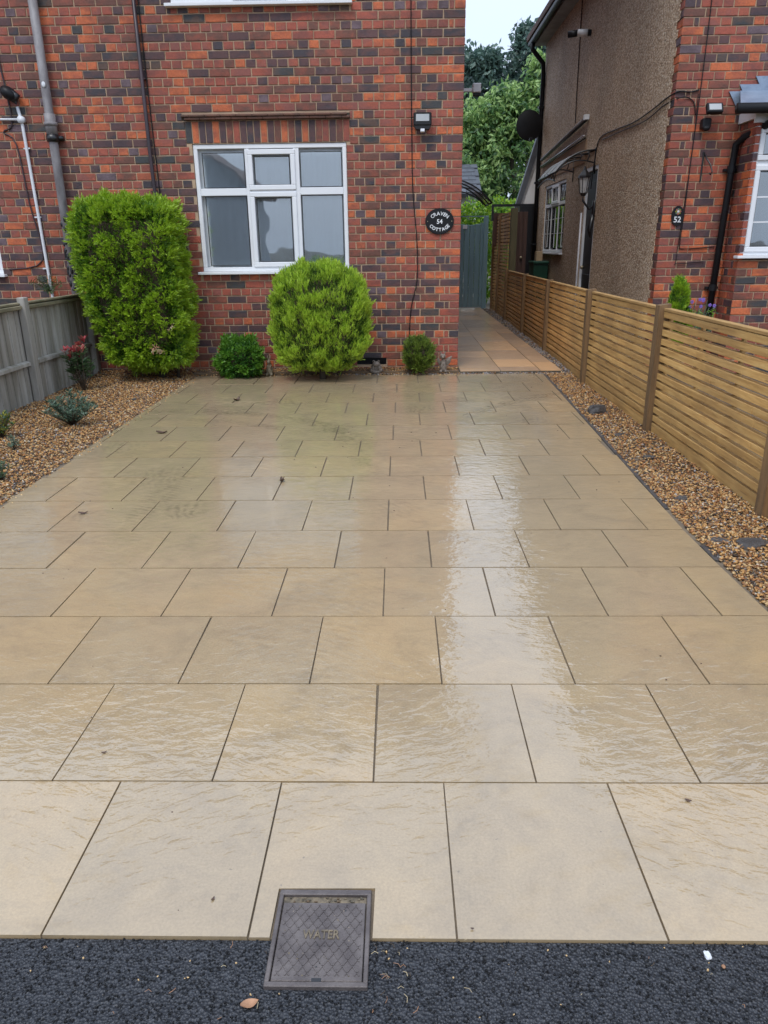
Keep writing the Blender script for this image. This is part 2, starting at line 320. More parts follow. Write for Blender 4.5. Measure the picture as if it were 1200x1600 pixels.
# ------------------------------------------------------------------ builders
class MB:
    def __init__(s): s.v = []; s.f = []; s.m = []; s.mats = []
    def mi(s, mat):
        if mat not in s.mats: s.mats.append(mat)
        return s.mats.index(mat)
    def add(s, vs, fs, mat, M=None):
        o = len(s.v); i = s.mi(mat)
        s.v += [tuple(M @ Vector(a)) if M is not None else tuple(a) for a in vs]
        s.f += [tuple(o+k for k in f) for f in fs]; s.m += [i]*len(fs)
    def box(s, a, b, mat, M=None):
        x0, y0, z0 = a; x1, y1, z1 = b
        s.add([(x0, y0, z0), (x1, y0, z0), (x1, y1, z0), (x0, y1, z0), (x0, y0, z1), (x1, y0, z1), (x1, y1, z1), (x0, y1, z1)],
              [(0, 3, 2, 1), (4, 5, 6, 7), (0, 1, 5, 4), (1, 2, 6, 5), (2, 3, 7, 6), (3, 0, 4, 7)], mat, M)
    def cbox(s, a, b, mat, c=.003, M=None):
        """box whose eight corners are cut back along its edges (cheap bevel)"""
        x0, y0, z0 = a; x1, y1, z1 = b
        bm = bmesh.new(); vs = [bm.verts.new(p) for p in [(x0, y0, z0), (x1, y0, z0), (x1, y1, z0), (x0, y1, z0), (x0, y0, z1), (x1, y0, z1), (x1, y1, z1), (x0, y1, z1)]]
        for f in [(0, 3, 2, 1), (4, 5, 6, 7), (0, 1, 5, 4), (1, 2, 6, 5), (2, 3, 7, 6), (3, 0, 4, 7)]: bm.faces.new([vs[i] for i in f])
        bmesh.ops.bevel(bm, geom=bm.edges[:], offset=c, segments=1, affect='EDGES')
        bm.verts.index_update(); s.add([tuple(v.co) for v in bm.verts], [[v.index for v in f.verts] for f in bm.faces], mat, M); bm.free()
    def tube(s, pts, r, mat, n=8, cap=True):
        pts = [Vector(p) for p in pts]; vs = []; fs = []
        rr = r if isinstance(r, (list, tuple)) else [r]*len(pts)
        d0 = (pts[1]-pts[0]).normalized(); ref = Vector((0, 0, 1)) if abs(d0.z) < .9 else Vector((1, 0, 0))
        for i, p in enumerate(pts):
            d = (pts[min(i+1, len(pts)-1)]-pts[max(i-1, 0)]).normalized()
            a = d.cross(ref).normalized(); b = d.cross(a)
            for k in range(n):
                t = 2*math.pi*k/n; vs.append(p+(a*math.cos(t)+b*math.sin(t))*rr[i])
        for i in range(len(pts)-1):
            for k in range(n): fs.append((i*n+k, i*n+(k+1) % n, (i+1)*n+(k+1) % n, (i+1)*n+k))
        if cap: fs.append(tuple(range(n-1, -1, -1))); fs.append(tuple(range((len(pts)-1)*n, len(pts)*n)))
        s.add(vs, fs, mat)
    def prism(s, poly, a, b, mat, axis='y'):
        """polygon in the plane across `axis`, extruded from a to b"""
        n = len(poly)
        def P(p, t): return {'y': (p[0], t, p[1]), 'z': (p[0], p[1], t), 'x': (t, p[0], p[1])}[axis]
        vs = [P(p, a) for p in poly]+[P(p, b) for p in poly]
        fs = [tuple(range(n)), tuple(range(2*n-1, n-1, -1))]+[(i, i+n, (i+1) % n+n, (i+1) % n) for i in range(n)]
        s.add(vs, fs, mat)
    def ellipsoid(s, c, r, mat, n=12, m=8, M=None):
        vs = []; fs = []
        for i in range(m+1):
            th = math.pi*i/m
            for k in range(n):
                ph = 2*math.pi*k/n; vs.append((c[0]+r[0]*math.sin(th)*math.cos(ph), c[1]+r[1]*math.sin(th)*math.sin(ph), c[2]+r[2]*math.cos(th)))
        for i in range(m):
            for k in range(n): fs.append((i*n+k, (i+1)*n+k, (i+1)*n+(k+1) % n, i*n+(k+1) % n))
        s.add(vs, fs, mat, M)
    def mesh(s, name):
        me = bpy.data.meshes.new(name); me.from_pydata(s.v, [], s.f)
        for m in s.mats: me.materials.append(MATS[m])
        me.polygons.foreach_set('material_index', s.m); me.update(); return me
    def build(s, name, parent=None, smooth=False, recalc=True):
        me = s.mesh(name)
        if recalc:
            bm = bmesh.new(); bm.from_mesh(me); bmesh.ops.recalc_face_normals(bm, faces=bm.faces); bm.to_mesh(me); bm.free()
        if smooth:
            me.polygons.foreach_set('use_smooth', [True]*len(me.polygons))
        return link(name, me, parent)
def link(name, me, parent=None):
    o = bpy.data.objects.new(name, me); C.objects.link(o)
    if parent is not None: o.parent = parent
    return o
def tag(o, label=None, cat=None, group=None, kind=None):
    if label: o['label'] = label
    if cat: o['category'] = cat
    if group: o['group'] = group
    if kind: o['kind'] = kind
    return o
def empty(name, label, cat, group=None, loc=(0, 0, 0)):
    o = bpy.data.objects.new(name, None); C.objects.link(o); o.location = loc; o.empty_display_size = .1
    return tag(o, label, cat, group)
def np_mesh(name, V, F, mats, mi, parent=None, k=4):
    me = bpy.data.meshes.new(name); nv = len(V); nf = len(F)
    me.vertices.add(nv); me.vertices.foreach_set('co', V.astype(np.float32).ravel())
    me.loops.add(nf*k); me.loops.foreach_set('vertex_index', F.astype(np.int32).ravel())
    me.polygons.add(nf); me.polygons.foreach_set('loop_start', np.arange(0, nf*k, k, dtype=np.int32))
    me.polygons.foreach_set('loop_total', np.full(nf, k, dtype=np.int32))
    for m in mats: me.materials.append(MATS[m])
    me.polygons.foreach_set('material_index', mi.astype(np.int32)); me.update(calc_edges=True)
    return link(name, me, parent)

def subtract(rect, holes):
    """rectangle minus holes, as a list of rectangles (x0,x1,z0,z1)"""
    out = [rect]
    for h in holes:
        nxt = []
        for r in out:
            if r[1] <= h[0]+1e-6 or r[0] >= h[1]-1e-6 or r[3] <= h[2]+1e-6 or r[2] >= h[3]-1e-6: nxt.append(r); continue
            if r[0] < h[0]: nxt.append((r[0], h[0], r[2], r[3]))
            if r[1] > h[1]: nxt.append((h[1], r[1], r[2], r[3]))
            a, b = max(r[0], h[0]), min(r[1], h[1])
            if r[2] < h[2]: nxt.append((a, b, r[2], h[2]))
            if r[3] > h[3]: nxt.append((a, b, h[3], r[3]))
        out = nxt
    return out
G_ = .0827; J_ = .0125
def courses(a0, a1, z0, n, bond, holes, k0=0):
    """bricks along an axis from a0 (the corner) towards a1; returns (lo, hi, zlo, zhi, kind)"""
    sg = 1 if a1 > a0 else -1; out = []
    for k in range(n):
        kk = k+k0; z = z0+k*G_
        if bond == 'english':
            seq = ([.1125, .05625], ['header'], [.1125]) if kk % 2 == 0 else ([.225], ['stretcher'], [.225])
        elif bond == 'flemish':
            seq = ([.1125, .05625, .225], ['x'], [.1125, .225]) if kk % 2 == 0 else ([.225, .1125], ['x'], [.225, .1125])
        else:
            seq = ([.1125, .225], ['x'], [.1125, .225]) if kk % 2 else ([.225], ['x'], [.225])
        d = 0; i = 0
        while d < abs(a1-a0)-.02:
            l = seq[0][i] if i < len(seq[0]) else seq[2][(i-len(seq[0])) % len(seq[2])]
            l = min(l, abs(a1-a0)-d)
            kind = 'header' if l < .15 else 'stretcher'
            jl = 0 if d == 0 else J_/2
            lo, hi = a0+sg*(d+jl), a0+sg*(d+l-J_/2)
            if lo > hi: lo, hi = hi, lo
            for r in subtract((lo, hi, z+J_/2, z+G_-J_/2), holes):
                if r[1]-r[0] > .025 and r[3]-r[2] > .02: out.append((r[0], r[1], r[2], r[3], kind))
            d += l; i += 1
    return out
def tone(kind): return TONES[rng.choice(8, p=TONE_W[kind])][0]
def brick_vf(lo, hi, z0, z1, face, back, jit=.0022, ch=.003):
    """front-facing brick: worn arrises, facing -Y; returns verts, faces"""
    j = lambda: random.uniform(-jit, jit)
    f = [(lo+ch+j(), face+j()*.6, z0+ch+j()), (hi-ch+j(), face+j()*.6, z0+ch+j()), (hi-ch+j(), face+j()*.6, z1-ch+j()), (lo+ch+j(), face+j()*.6, z1-ch+j())]
    o = [(lo+j(), face+ch, z0+j()), (hi+j(), face+ch, z0+j()), (hi+j(), face+ch, z1+j()), (lo+j(), face+ch, z1+j())]
    b = [(lo, back, z0), (hi, back, z0), (hi, back, z1), (lo, back, z1)]
    v = f+o+b; F = [(0, 1, 2, 3)]
    for a, c in ((0, 4), (4, 8)):
        for i in range(4): F.append((a+(i+1) % 4, a+i, c+i, c+(i+1) % 4))
    return v, F
BR = {}
def brick_mesh(w, h, tn, var):
    key = (round(w, 3), round(h, 3), tn, var)
    if key not in BR:
        mb = MB(); v, F = brick_vf(-w/2, w/2, -h/2, h/2, -.003, .045); mb.add(v, F, tn); BR[key] = mb.mesh('brick')
    return BR[key]
def frame_z(x, y, z): return Vector((x, y, z-CAMH)).dot(fwd)
def lay_bricks(bricks, plane, parent, kindw=None, nmax=300, side=False, xvis=(-4.95, .7)):
    """the nmax bricks that show largest become objects; the rest one joined part"""
    def score(b):
        x = (b[0]+b[1])/2; z = (b[2]+b[3])/2
        if side or z > 3.72 or z < .1 or x < xvis[0] or x > xvis[1]: return 0
        return (b[1]-b[0])*(b[3]-b[2])/frame_z(x, plane, z)**2*(1 if b[3]-b[2] > .06 else .3)
    bs = sorted(bricks, key=score, reverse=True)
    n = 0 if side else nmax; mb = MB()
    for i, b in enumerate(bs):
        tn = tone(kindw or b[4])
        if i < n:
            o = link('brick', brick_mesh(b[1]-b[0], b[3]-b[2], tn, random.randrange(3)), parent)
            o.location = ((b[0]+b[1])/2, plane+random.uniform(-.0015, .0015), (b[2]+b[3])/2)
        else:
            v, F = brick_vf(*b[:4], plane-.003+random.uniform(-.0015, .0015), plane+.045)
            if side: v = [(side[0]+side[1]*(p[1]-plane), p[0], p[2]) for p in v]
            mb.add(v, F, tn)
    o = mb.build('brick_run', parent, recalc=bool(side)); tag(o, kind='stuff'); return o

# ------------------------------------------------------------------ setting: ground and paving
WY = 8.888                       # front wall plane
mb = MB(); mb.box((-400, -400, -.5), (400, 1200, -.08), 'soil_ground'); tag(mb.build('ground'), kind='structure')
mb = MB(); mb.box((-30, -9, -.078), (30, 1.178, -.008), 'asphalt'); tag(mb.build('pavement'), kind='structure')
drive = MB(); drive.box((-2.42, 1.182, -.076), (1.72, 8.62, -.008), 'joint_grout'); drive = tag(drive.build('driveway'), kind='structure')
def xl(y): return -2.335-.006*(y-4)
def xr(y): return 1.475+max(0, y-3.6)*.0385+max(0, 3.0-y)*.02
ROWY = [1.18, 1.671, 2.159, 2.648, 3.125, 3.6, 4.098, 4.574, 5.054, 5.524, 6.016, 6.504, 7.0, 7.5, 8.03, 8.6]
OFF = [.12, .376, .142, .384, .148, .39, .155, .39, .16, .405, .177, .418, .2, .43, .21]
def inset(poly, d):
    n = len(poly); out = []
    for i in range(n):
        p0, p, p1 = Vector(poly[i-1]), Vector(poly[i]), Vector(poly[(i+1) % n])
        e0 = (p-p0).normalized(); e1 = (p1-p).normalized()
        n0 = Vector((-e0.y, e0.x)); n1 = Vector((-e1.y, e1.x)); b = n0+n1
        out.append(tuple(p+b*(d/max(.3, b.dot(n0)))))
    return out
def slab(poly, z, th, mat, parent, ch=.0018):
    n = len(poly); ax, ay = random.uniform(-.0018, .0018), random.uniform(-.0018, .0018)
    cx = sum(p[0] for p in poly)/n; cy = sum(p[1] for p in poly)/n
    vs = [(p[0], p[1], z+ax*(p[0]-cx)+ay*(p[1]-cy)) for p in poly]+[(p[0], p[1], z-th) for p in poly]
    fs = [tuple(range(n))]
    for a in (0,):
        for i in range(n): fs.append((a+i, a+n+i, a+n+(i+1) % n, a+(i+1) % n))
    mb = MB(); mb.add(vs, fs, mat); return mb.build('paving_slab', parent)
CV = (-.279, -.068, 1.066, 1.304)      # water cover footprint
g = .0029
for r in range(15):
    y0, y1 = ROWY[r], ROWY[r+1]; j = -8; off = OFF[r]; g = .0024+.00026*r
    while True:
        a, b = off+j*.4517, off+(j+1)*.4517; j += 1
        if a > xr(y0): break
        x0b, x0t = max(a, xl(y0)), max(a, xl(y1)); x1b, x1t = min(b, xr(y0)), min(b, xr(y1))
        if x1b-x0b < .03 and x1t-x0t < .03: continue
        gl = g if x0b == a else 0; gr = g if x1b == b else 0
        sk = random.uniform(-.002, .002)
        yb, yt = y0+(g if r else 0), y1-g
        if r == 0 and a < CV[0] and b > CV[1]:
            poly = [(x0b+gl, yb), (CV[0]-.006, yb), (CV[0]-.005, CV[3]+.005), (CV[1]+.008, CV[3]+.007), (CV[1]+.006, yb), (x1b-gr, yb), (x1t-gr, yt), (x0t+gl, yt)]
        elif x1b-x0b < .03: poly = [(x0b+gl, yt-.1), (x1t-gr, yt), (x0t+gl, yt)]
        else: poly = [(x0b+gl, yb), (x1b-gr, yb), (x1t-gr+sk, yt), (x0t+gl+sk, yt)]
        slab(poly, random.uniform(-.001, .001), .035, 'paving', drive)
path = MB(); path.box((.71, 8.66, -.076), (1.93, 17.95, .018), 'mortar_dark'); path = tag(path.build('path'), kind='structure')
for c, (a, b, st) in enumerate(((.715, 1.19, 0.), (1.19, 1.65, .33), (1.65, 1.90, .62))):
    y = 8.67
    ln = [.18 if c == 0 else .30 if c == 1 else .62]
    while y < 17.85:
        l = ln.pop(0) if ln else (.60 if random.random() < .6 else .9)
        y1 = min(y+l, 17.88)
        sh = .006*(y-8.7)
        slab([(a+sh*.3+.005, y+.005), (b+sh*.5-.005, y+.005), (b+sh*.55-.005, y1-.005), (a+sh*.35+.005, y1-.005)], .026+random.uniform(-.002, .002), .03, 'path_stone', path, .004)
        y = y1

# gravel: bed sheets, then real pebbles
def bedz(x, y): return .054*min(1, max(0, (y-8.6)/.25)) if x < .8 else 0
def fx(y): return 1.985+max(0, y-8)*.017
mb = MB(); mb.box((-3.62, 1.182, -.079), (-2.425, 8.885, -.012), 'path_soil'); mb.box((-2.42, 8.625, -.079), (.70, 8.885, .028), 'path_soil')
mb.box((1.725, 1.182, -.079), (2.10, 8.655, -.012), 'path_soil'); mb.box((1.935, 8.66, -.079), (2.3, 17.9, -.004), 'path_soil')
bed = tag(mb.build('gravel_bed'), kind='structure')
mb = MB(); mb.box((2.305, -2, -.079), (7, 8.95, -.02), 'path_soil'); mb.box((-12, 1.182, -.079), (-3.625, 8.885, -.02), 'path_soil'); tag(mb.build('garden_soil'), kind='structure')
ICO_V = []; 
def ico():
    bm = bmesh.new(); bmesh.ops.create_icosphere(bm, subdivisions=1, radius=1); bm.verts.index_update()
    v = np.array([tuple(x.co) for x in bm.verts]); f = np.array([[q.index for q in x.verts] for x in bm.faces]); bm.free(); return v, f
IV, IF = ico()
def stones(name, P, size, mats, probs, parent=None, flat=.6, squash=(.55, 1.15)):
    N = len(P); nv = len(IV)
    S = size[:, None]*np.stack([rng.uniform(.8, 1.5, N), rng.uniform(.6, 1.0, N), rng.uniform(*squash, N)*flat], 1)
    V = IV[None]*S[:, None]*(1+rng.uniform(-.22, .22, (N, nv, 1)))
    a = rng.uniform(0, 2*np.pi, N); tl = rng.normal(0, .45, N)
    c, s = np.cos(tl)[:, None], np.sin(tl)[:, None]; x, y, z = V[..., 0], V[..., 1], V[..., 2]
    x, z = c*x-s*z, s*x+c*z
    c, s = np.cos(a)[:, None], np.sin(a)[:, None]; x, y = c*x-s*y, s*x+c*y
    V = np.stack([x, y, z], 2)+P[:, None]
    F = (IF[None]+(np.arange(N)*nv)[:, None, None]).reshape(-1, 3)
    mi = np.repeat(rng.choice(len(mats), N, p=probs), len(IF))
    return tag(np_mesh(name, V.reshape(-1, 3), F, mats, mi, parent, 3), kind='stuff')
PEB = ['pebble_amber', 'pebble_tan', 'pebble_brown', 'pebble_white', 'pebble_grey', 'pebble_dark', 'pebble_rust', 'pebble_cool']
def gp(n, xf, yr, zf, lay=.012, dens=None):
    y = rng.uniform(*yr, n); lo, hi = xf(y); x = lo+(hi-lo)*rng.uniform(0, 1, n)
    return np.stack([x, y, zf(x, y)+rng.uniform(-.003, lay, n)], 1)
def jag(y): return .018*np.sin(y*23)+.012*np.sin(y*61)
z0 = lambda x, y: np.full_like(x, -.006)
P1 = gp(36000, lambda y: (np.full_like(y, -3.60), -2.345-.006*(y-4)+.5*jag(y)), (3.6, 8.6), z0)
P1b = gp(5500, lambda y: (np.full_like(y, -3.60), np.full_like(y, .70)), (8.6, 8.87), lambda x, y: .035*np.clip((y-8.6)/.2, 0, 1))
P2 = gp(14500, lambda y: (1.50+np.maximum(0, y-3.6)*.0385, np.full_like(y, 1.99)), (2.5, 8.63), z0)
P3 = gp(7000, lambda y: (1.50+np.maximum(0, y-3.6)*.0385, np.full_like(y, 1.99)), (2.4, 4.6), z0)
P4 = gp(4200, lambda y: (1.54+0*y, np.full_like(y, 1.99)), (1.19, 2.55), z0); P5 = gp(6500, lambda y: (np.full_like(y, -3.60), -2.33+0*y), (2.2, 3.7), z0)
stones('gravel', np.concatenate([P1, P1b, P2, P3, P4, P5]), rng.uniform(.0042, .0108, 73700), PEB, [.28, .15, .22, .035, .055, .12, .12, .02])
Pm = np.concatenate([gp(700, lambda y: (np.full_like(y, -.9), np.full_like(y, 2.0)), (8.585, 8.66), z0), gp(3200, lambda y: (1.905+(y-8.7)*.004, fx(8)+np.maximum(0, y-8)*.017), (8.66, 17.8), lambda x, y: np.full_like(x, .004), .02)])
stones('grey_gravel', Pm, rng.uniform(.008, .016, 3900), ['pebble_cool', 'pebble_grey', 'pebble_dark', 'pebble_brown', 'pebble_tan'], [.34, .26, .15, .15, .10])
Pe = gp(160, lambda y: (np.full_like(y, -2.36), np.full_like(y, -2.28)), (3.7, 8.6), lambda x, y: np.full_like(x, .001), .002)
Pe2 = gp(120, lambda y: (np.full_like(y, -2.2), np.full_like(y, .9)), (8.5, 8.6), lambda x, y: np.full_like(x, .002), .002)
stones('stray_gravel', np.concatenate([Pe, Pe2]), rng.uniform(.004, .009, 280), PEB[:4], [.4, .3, .2, .1])
# open-textured asphalt near the camera
Pa = gp(24000, lambda y: (np.full_like(y, -1.1), np.full_like(y, 1.1)), (.84, 1.178), lambda x, y: np.full_like(x, -.0095), .004)
ok = ~((Pa[:, 0] > CV[0]-.004) & (Pa[:, 0] < CV[1]+.004) & (Pa[:, 1] > CV[2]-.004))
Pa = Pa[ok]
stones('asphalt_aggregate', Pa, rng.uniform(.0010, .0030, len(Pa)), ['grit_dark', 'grit_mid', 'grit_grey', 'pebble_tan'], [.55, .40, .044, .006], None, .8)
# haunching along the right edge of the drive
mb = MB(); ys = np.linspace(3.2, 8.55, 60)
for i in range(59):
    if (3.35 < ys[i] < 3.9): continue
    w0, w1 = .045+.02*math.sin(i*1.7)+.012*math.sin(i*4.1), .045+.02*math.sin(i*1.7+1.7)+.012*math.sin(i*4.1+4.1)
    a, b = xr(ys[i])+.002, xr(ys[i+1])+.002
    mb.add([(a, ys[i], .002), (a+w0, ys[i], -.004), (b+w1, ys[i+1], -.004), (b, ys[i+1], .002), (a, ys[i], -.03), (a+w0, ys[i], -.03), (b+w1, ys[i+1], -.03), (b, ys[i+1], -.03)],
           [(0, 1, 2, 3), (1, 5, 6, 2), (0, 3, 7, 4), (0, 4, 5, 1), (3, 2, 6, 7)], 'dark_stone')
tag(mb.build('edge_haunching'), kind='structure')

# ------------------------------------------------------------------ windows
def window(parent, name, x0, x1, z0, z1, y, fr, bars, cas, panes, sill=True, label=None, map_=None, inner=True):
    """fr frame width; bars, cas, panes as rectangles in the window plane; y = outer face. map_ turns (x,y,z) for side walls."""
    M = map_
    mb = MB()
    for a in ((x0, x1, z1-fr, z1), (x0, x1, z0, z0+fr), (x0, x0+fr, z0+fr, z1-fr), (x1-fr, x1, z0+fr, z1-fr)):
        mb.cbox((a[0], y, a[2]), (a[1], y+.065, a[3]), 'upvc', .004, M)
    for a in bars: mb.cbox((a[0], y+.004, a[2]), (a[1], y+.062, a[3]), 'upvc', .004, M)
    W = mb.build(name, parent)
    if label: W['label'] = label
    for c in cas:
        t_ = .052; mb = MB(); a, b, e, f = c
        for q in ((a, b, f-t_, f), (a, b, e, e+t_), (a, a+t_, e+t_, f-t_), (b-t_, b, e+t_, f-t_)):
            mb.cbox((q[0], y-.016, q[2]), (q[1], y+.03, q[3]), 'upvc', .006, M)
        mb.build('casement', W)
    for p in panes:
        mb = MB(); a, b, e, f = p[:4]
        s = .006
        for q in ((a-s, b+s, f, f+s), (a-s, b+s, e-s, e), (a-s, a, e, f), (b, b+s, e, f)):
            mb.box((q[0], y+.012, q[2]), (q[1], y+.030, q[3]), 'seal', M)
        mb.box((a, y+.022, e), (b, y+.027, f), 'window_glass', M)
        if len(p) > 4:
            for q in p[4]: mb.box((q[0], y+.014, q[2]), (q[1], y+.0215, q[3]), 'upvc', M)
        mb.build('pane', W)
    if sill:
        mb = MB(); mb.cbox((x0-.05, y-.085, z0-.032), (x1+.04, y+.03, z0-.002), 'upvc', .004, M); mb.build('sill', W)
    return W
def curtain(parent, x0, x1, z0, z1, y, M=None):
    mb = MB(); n = 90; vs = []
    for i in range(n+1):
        x = x0+(x1-x0)*i/n; o = .004*math.sin(i*1.1)+.004*math.sin(i*.37+1)
        vs += [(x, y+o, z0), (x, y+o*.7, z1)]
    mb.add(vs, [(2*i, 2*i+2, 2*i+3, 2*i+1) for i in range(n)], 'net_curtain', M); return mb.build('net_curtain', parent, True, False)

# ------------------------------------------------------------------ number 54
house = empty('brick_house', 'red and blue brick house with white ground floor window, behind the gravel bed', 'house', loc=(-3, WY, 0))
house_inv = Matrix.Translation((3, -WY, 0))
def hp(o):                      # parent keeping world coordinates
    return o
house.location = (0, 0, 0)
H1 = (-2.252, -.560, 1.118, 2.478); SOL = (-2.312, -.520, 2.478, 2.705); CRE = (-2.335, -.515, 2.705, 2.762)
H2 = (-2.35, -.50, 3.745, 4.75); H3 = (-6.30, -4.575, 1.118, 2.478); VENT = (-.50, -.15, .075, .155)
H0 = (-6.36, -4.53, 2.478, 2.762)
holes = [H1, SOL, CRE, H2, H3, VENT, H0]
mb = MB()
for r in subtract((-9, .70, -.4, 5.05), holes): mb.box((r[0], WY+.005, r[2]), (r[1], WY+.24, r[3]), 'mortar')
mb.box((.46, WY+.24, -.4), (.695, 17.8, 5.05), 'mortar'); mb.box((-9, 17.56, -.4), (.46, 17.8, 5.05), 'mortar'); mb.box((-9, WY+.24, -.4), (-8.76, 17.56, 5.05), 'mortar')
wall = mb.build('wall', house)
br = courses(.70, -7.2, .054-4*G_, 64, 'english', holes)
br = [b for b in br if b[3] < 5.03]
lay_bricks(br, WY, wall)
sb = courses(WY, 17.8, .054-4*G_, 64, 'english', [], 1)
sb = [b for b in sb if b[3] < 5.03]
lay_bricks(sb, 0, wall, side=(.70-.001, -1))
# soldier arch
ns = 24; ws = (SOL[1]-SOL[0])/ns
soltone = ['brick_slate', 'brick_orange', 'brick_plum', 'brick_plum', 'brick_orange', 'brick_plum', 'brick_brown', 'brick_red', 'brick_plum', 'brick_blue', 'brick_plum', 'brick_orange', 'brick_plum', 'brick_brown',
           'brick_orange', 'brick_brown', 'brick_blue', 'brick_orange', 'brick_plum', 'brick_brown', 'brick_red', 'brick_plum', 'brick_brown', 'brick_red']
mb = MB(); mb.box((SOL[0], WY+.006, SOL[2]), (SOL[1], WY+.20, SOL[3]), 'mortar'); lintel = mb.build('soldier_arch', house)
mb = MB(); mb.box((H0[0], WY+.006, H0[2]), (H0[1], WY+.20, H0[3]), 'mortar'); lintel2 = mb.build('soldier_arch', house)
for i in range(ns):
    o = link('brick', brick_mesh(ws-.009, .21, soltone[i], i % 3), lintel); o.location = (SOL[0]+(i+.5)*ws, WY+.002, (SOL[2]+SOL[3])/2)
    if i < 24:
        o = link('brick', brick_mesh(ws-.009, .21, soltone[(i*7+3) % 24], i % 3), lintel2); o.location = (H0[0]+(i+.5)*ws, WY+.002, (SOL[2]+SOL[3])/2)
# creasing: two courses of clay tiles standing proud
mb = MB(); mb.box((CRE[0], WY+.01, CRE[2]+.001), (CRE[1], WY+.2, CRE[3]-.001), 'mortar_dark'); cre = mb.build('creasing', house)
for k in range(2):
    x = CRE[0]+(-.0 if k else .03); i = 0
    while x < CRE[1]-.05:
        w_ = min(.17 if not (k == 1 and i == 0) else .09, CRE[1]-x); mb = MB()
        mb.cbox((x+.0015, WY-.045-.012*k+random.uniform(-.002, .002), CRE[2]+.003+k*.027), (x+w_-.0015, WY+.009, CRE[2]+.026+k*.027), 'tile_clay', .003)
        mb.build('creasing_tile', cre, True); x += w_; i += 1
def front_window(parent, h, label):
    x0, x1, z0, z1 = h[0]+.004, h[1]-.004, h[2]+.034, h[3]-.004
    W_, Hh = x1-x0, z1-z0
    fx_ = lambda t: x0+W_*t; fz = lambda t: z1-Hh*t
    bars = [(fx_(.333), fx_(.362), z0+.045, z1-.045), (fx_(.652), fx_(.688), z0+.045, z1-.045), (x0+.045, fx_(.333), fz(.392), fz(.335)), (fx_(.362), fx_(.652), fz(.380), fz(.345)), (fx_(.688), x1-.045, fz(.392), fz(.335))]
    cas = [(fx_(.352), fx_(.662), fz(.352), fz(.042)), (fx_(.352), fx_(.662), fz(.966), fz(.366))]
    panes = [(fx_(.055), fx_(.325), fz(.327), fz(.066)), (fx_(.697), fx_(.963), fz(.327), fz(.066)), (fx_(.055), fx_(.325), fz(.948), fz(.400)), (fx_(.697), fx_(.963), fz(.948), fz(.400)),
             (fx_(.395), fx_(.620), fz(.308), fz(.098)), (fx_(.395), fx_(.620), fz(.920), fz(.418))]
    W = window(parent, 'window', x0, x1, z0, z1, WY+.016, .045, bars, cas, panes, label=label)
    curtain(W, x0+.02, x1-.02, z0+.01, z1-.02, WY+.085)
    mb = MB()   # plastered reveal and room box behind
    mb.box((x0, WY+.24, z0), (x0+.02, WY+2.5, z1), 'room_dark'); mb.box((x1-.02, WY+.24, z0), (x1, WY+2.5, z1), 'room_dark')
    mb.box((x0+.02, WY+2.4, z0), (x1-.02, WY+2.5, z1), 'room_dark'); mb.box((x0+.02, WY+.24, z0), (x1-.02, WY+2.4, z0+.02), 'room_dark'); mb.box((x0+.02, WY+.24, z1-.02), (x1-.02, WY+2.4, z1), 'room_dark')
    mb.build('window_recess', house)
front_window(house, H1, 'white six-pane ground floor window with net curtain')
front_window(house, H3, 'white window cut by the left edge')
front_window(house, (H2[0]-.0, H2[1], H2[2], H2[3]), 'white upstairs window, only its sill in view')
mb = MB(); mb.box((VENT[0], WY+.03, VENT[2]), (VENT[1], WY+.08, VENT[3]), 'black_plastic')
for i in range(5): mb.box((VENT[0]+.01, WY+.005, VENT[2]+.008+i*.015), (VENT[1]-.01, WY+.03, VENT[2]+.014+i*.015), 'black_plastic')
mb.build('air_vent', house)
# roof (above the frame but it shades the wall and shows in the wet paving)
mb = MB(); mb.prism([(WY-.35, 4.98), (13.3, 8.6), (18.2, 4.98), (18.2, 5.10), (13.3, 8.75), (WY-.38, 5.08)], -9.3, 1.0, 'roof_tile', 'x')
mb.prism([(WY+.2, 5.05), (13.3, 8.55), (17.8, 5.05)], -9, .70, 'tile_clay', 'x')
rf = mb.build('roof', house)
mb = MB(); mb.box((-9.3, WY-.36, 4.93), (1.0, WY-.005, 4.95), 'upvc'); mb.box((-9.3, WY-.38, 4.93), (1.0, WY-.361, 5.06), 'upvc'); mb.build('soffit', house)
mb = MB(); mb.tube([(-9.3, WY-.44, 5.03), (1.0, WY-.44, 5.03)], .055, 'black_plastic', 10); mb.build('gutter', house)

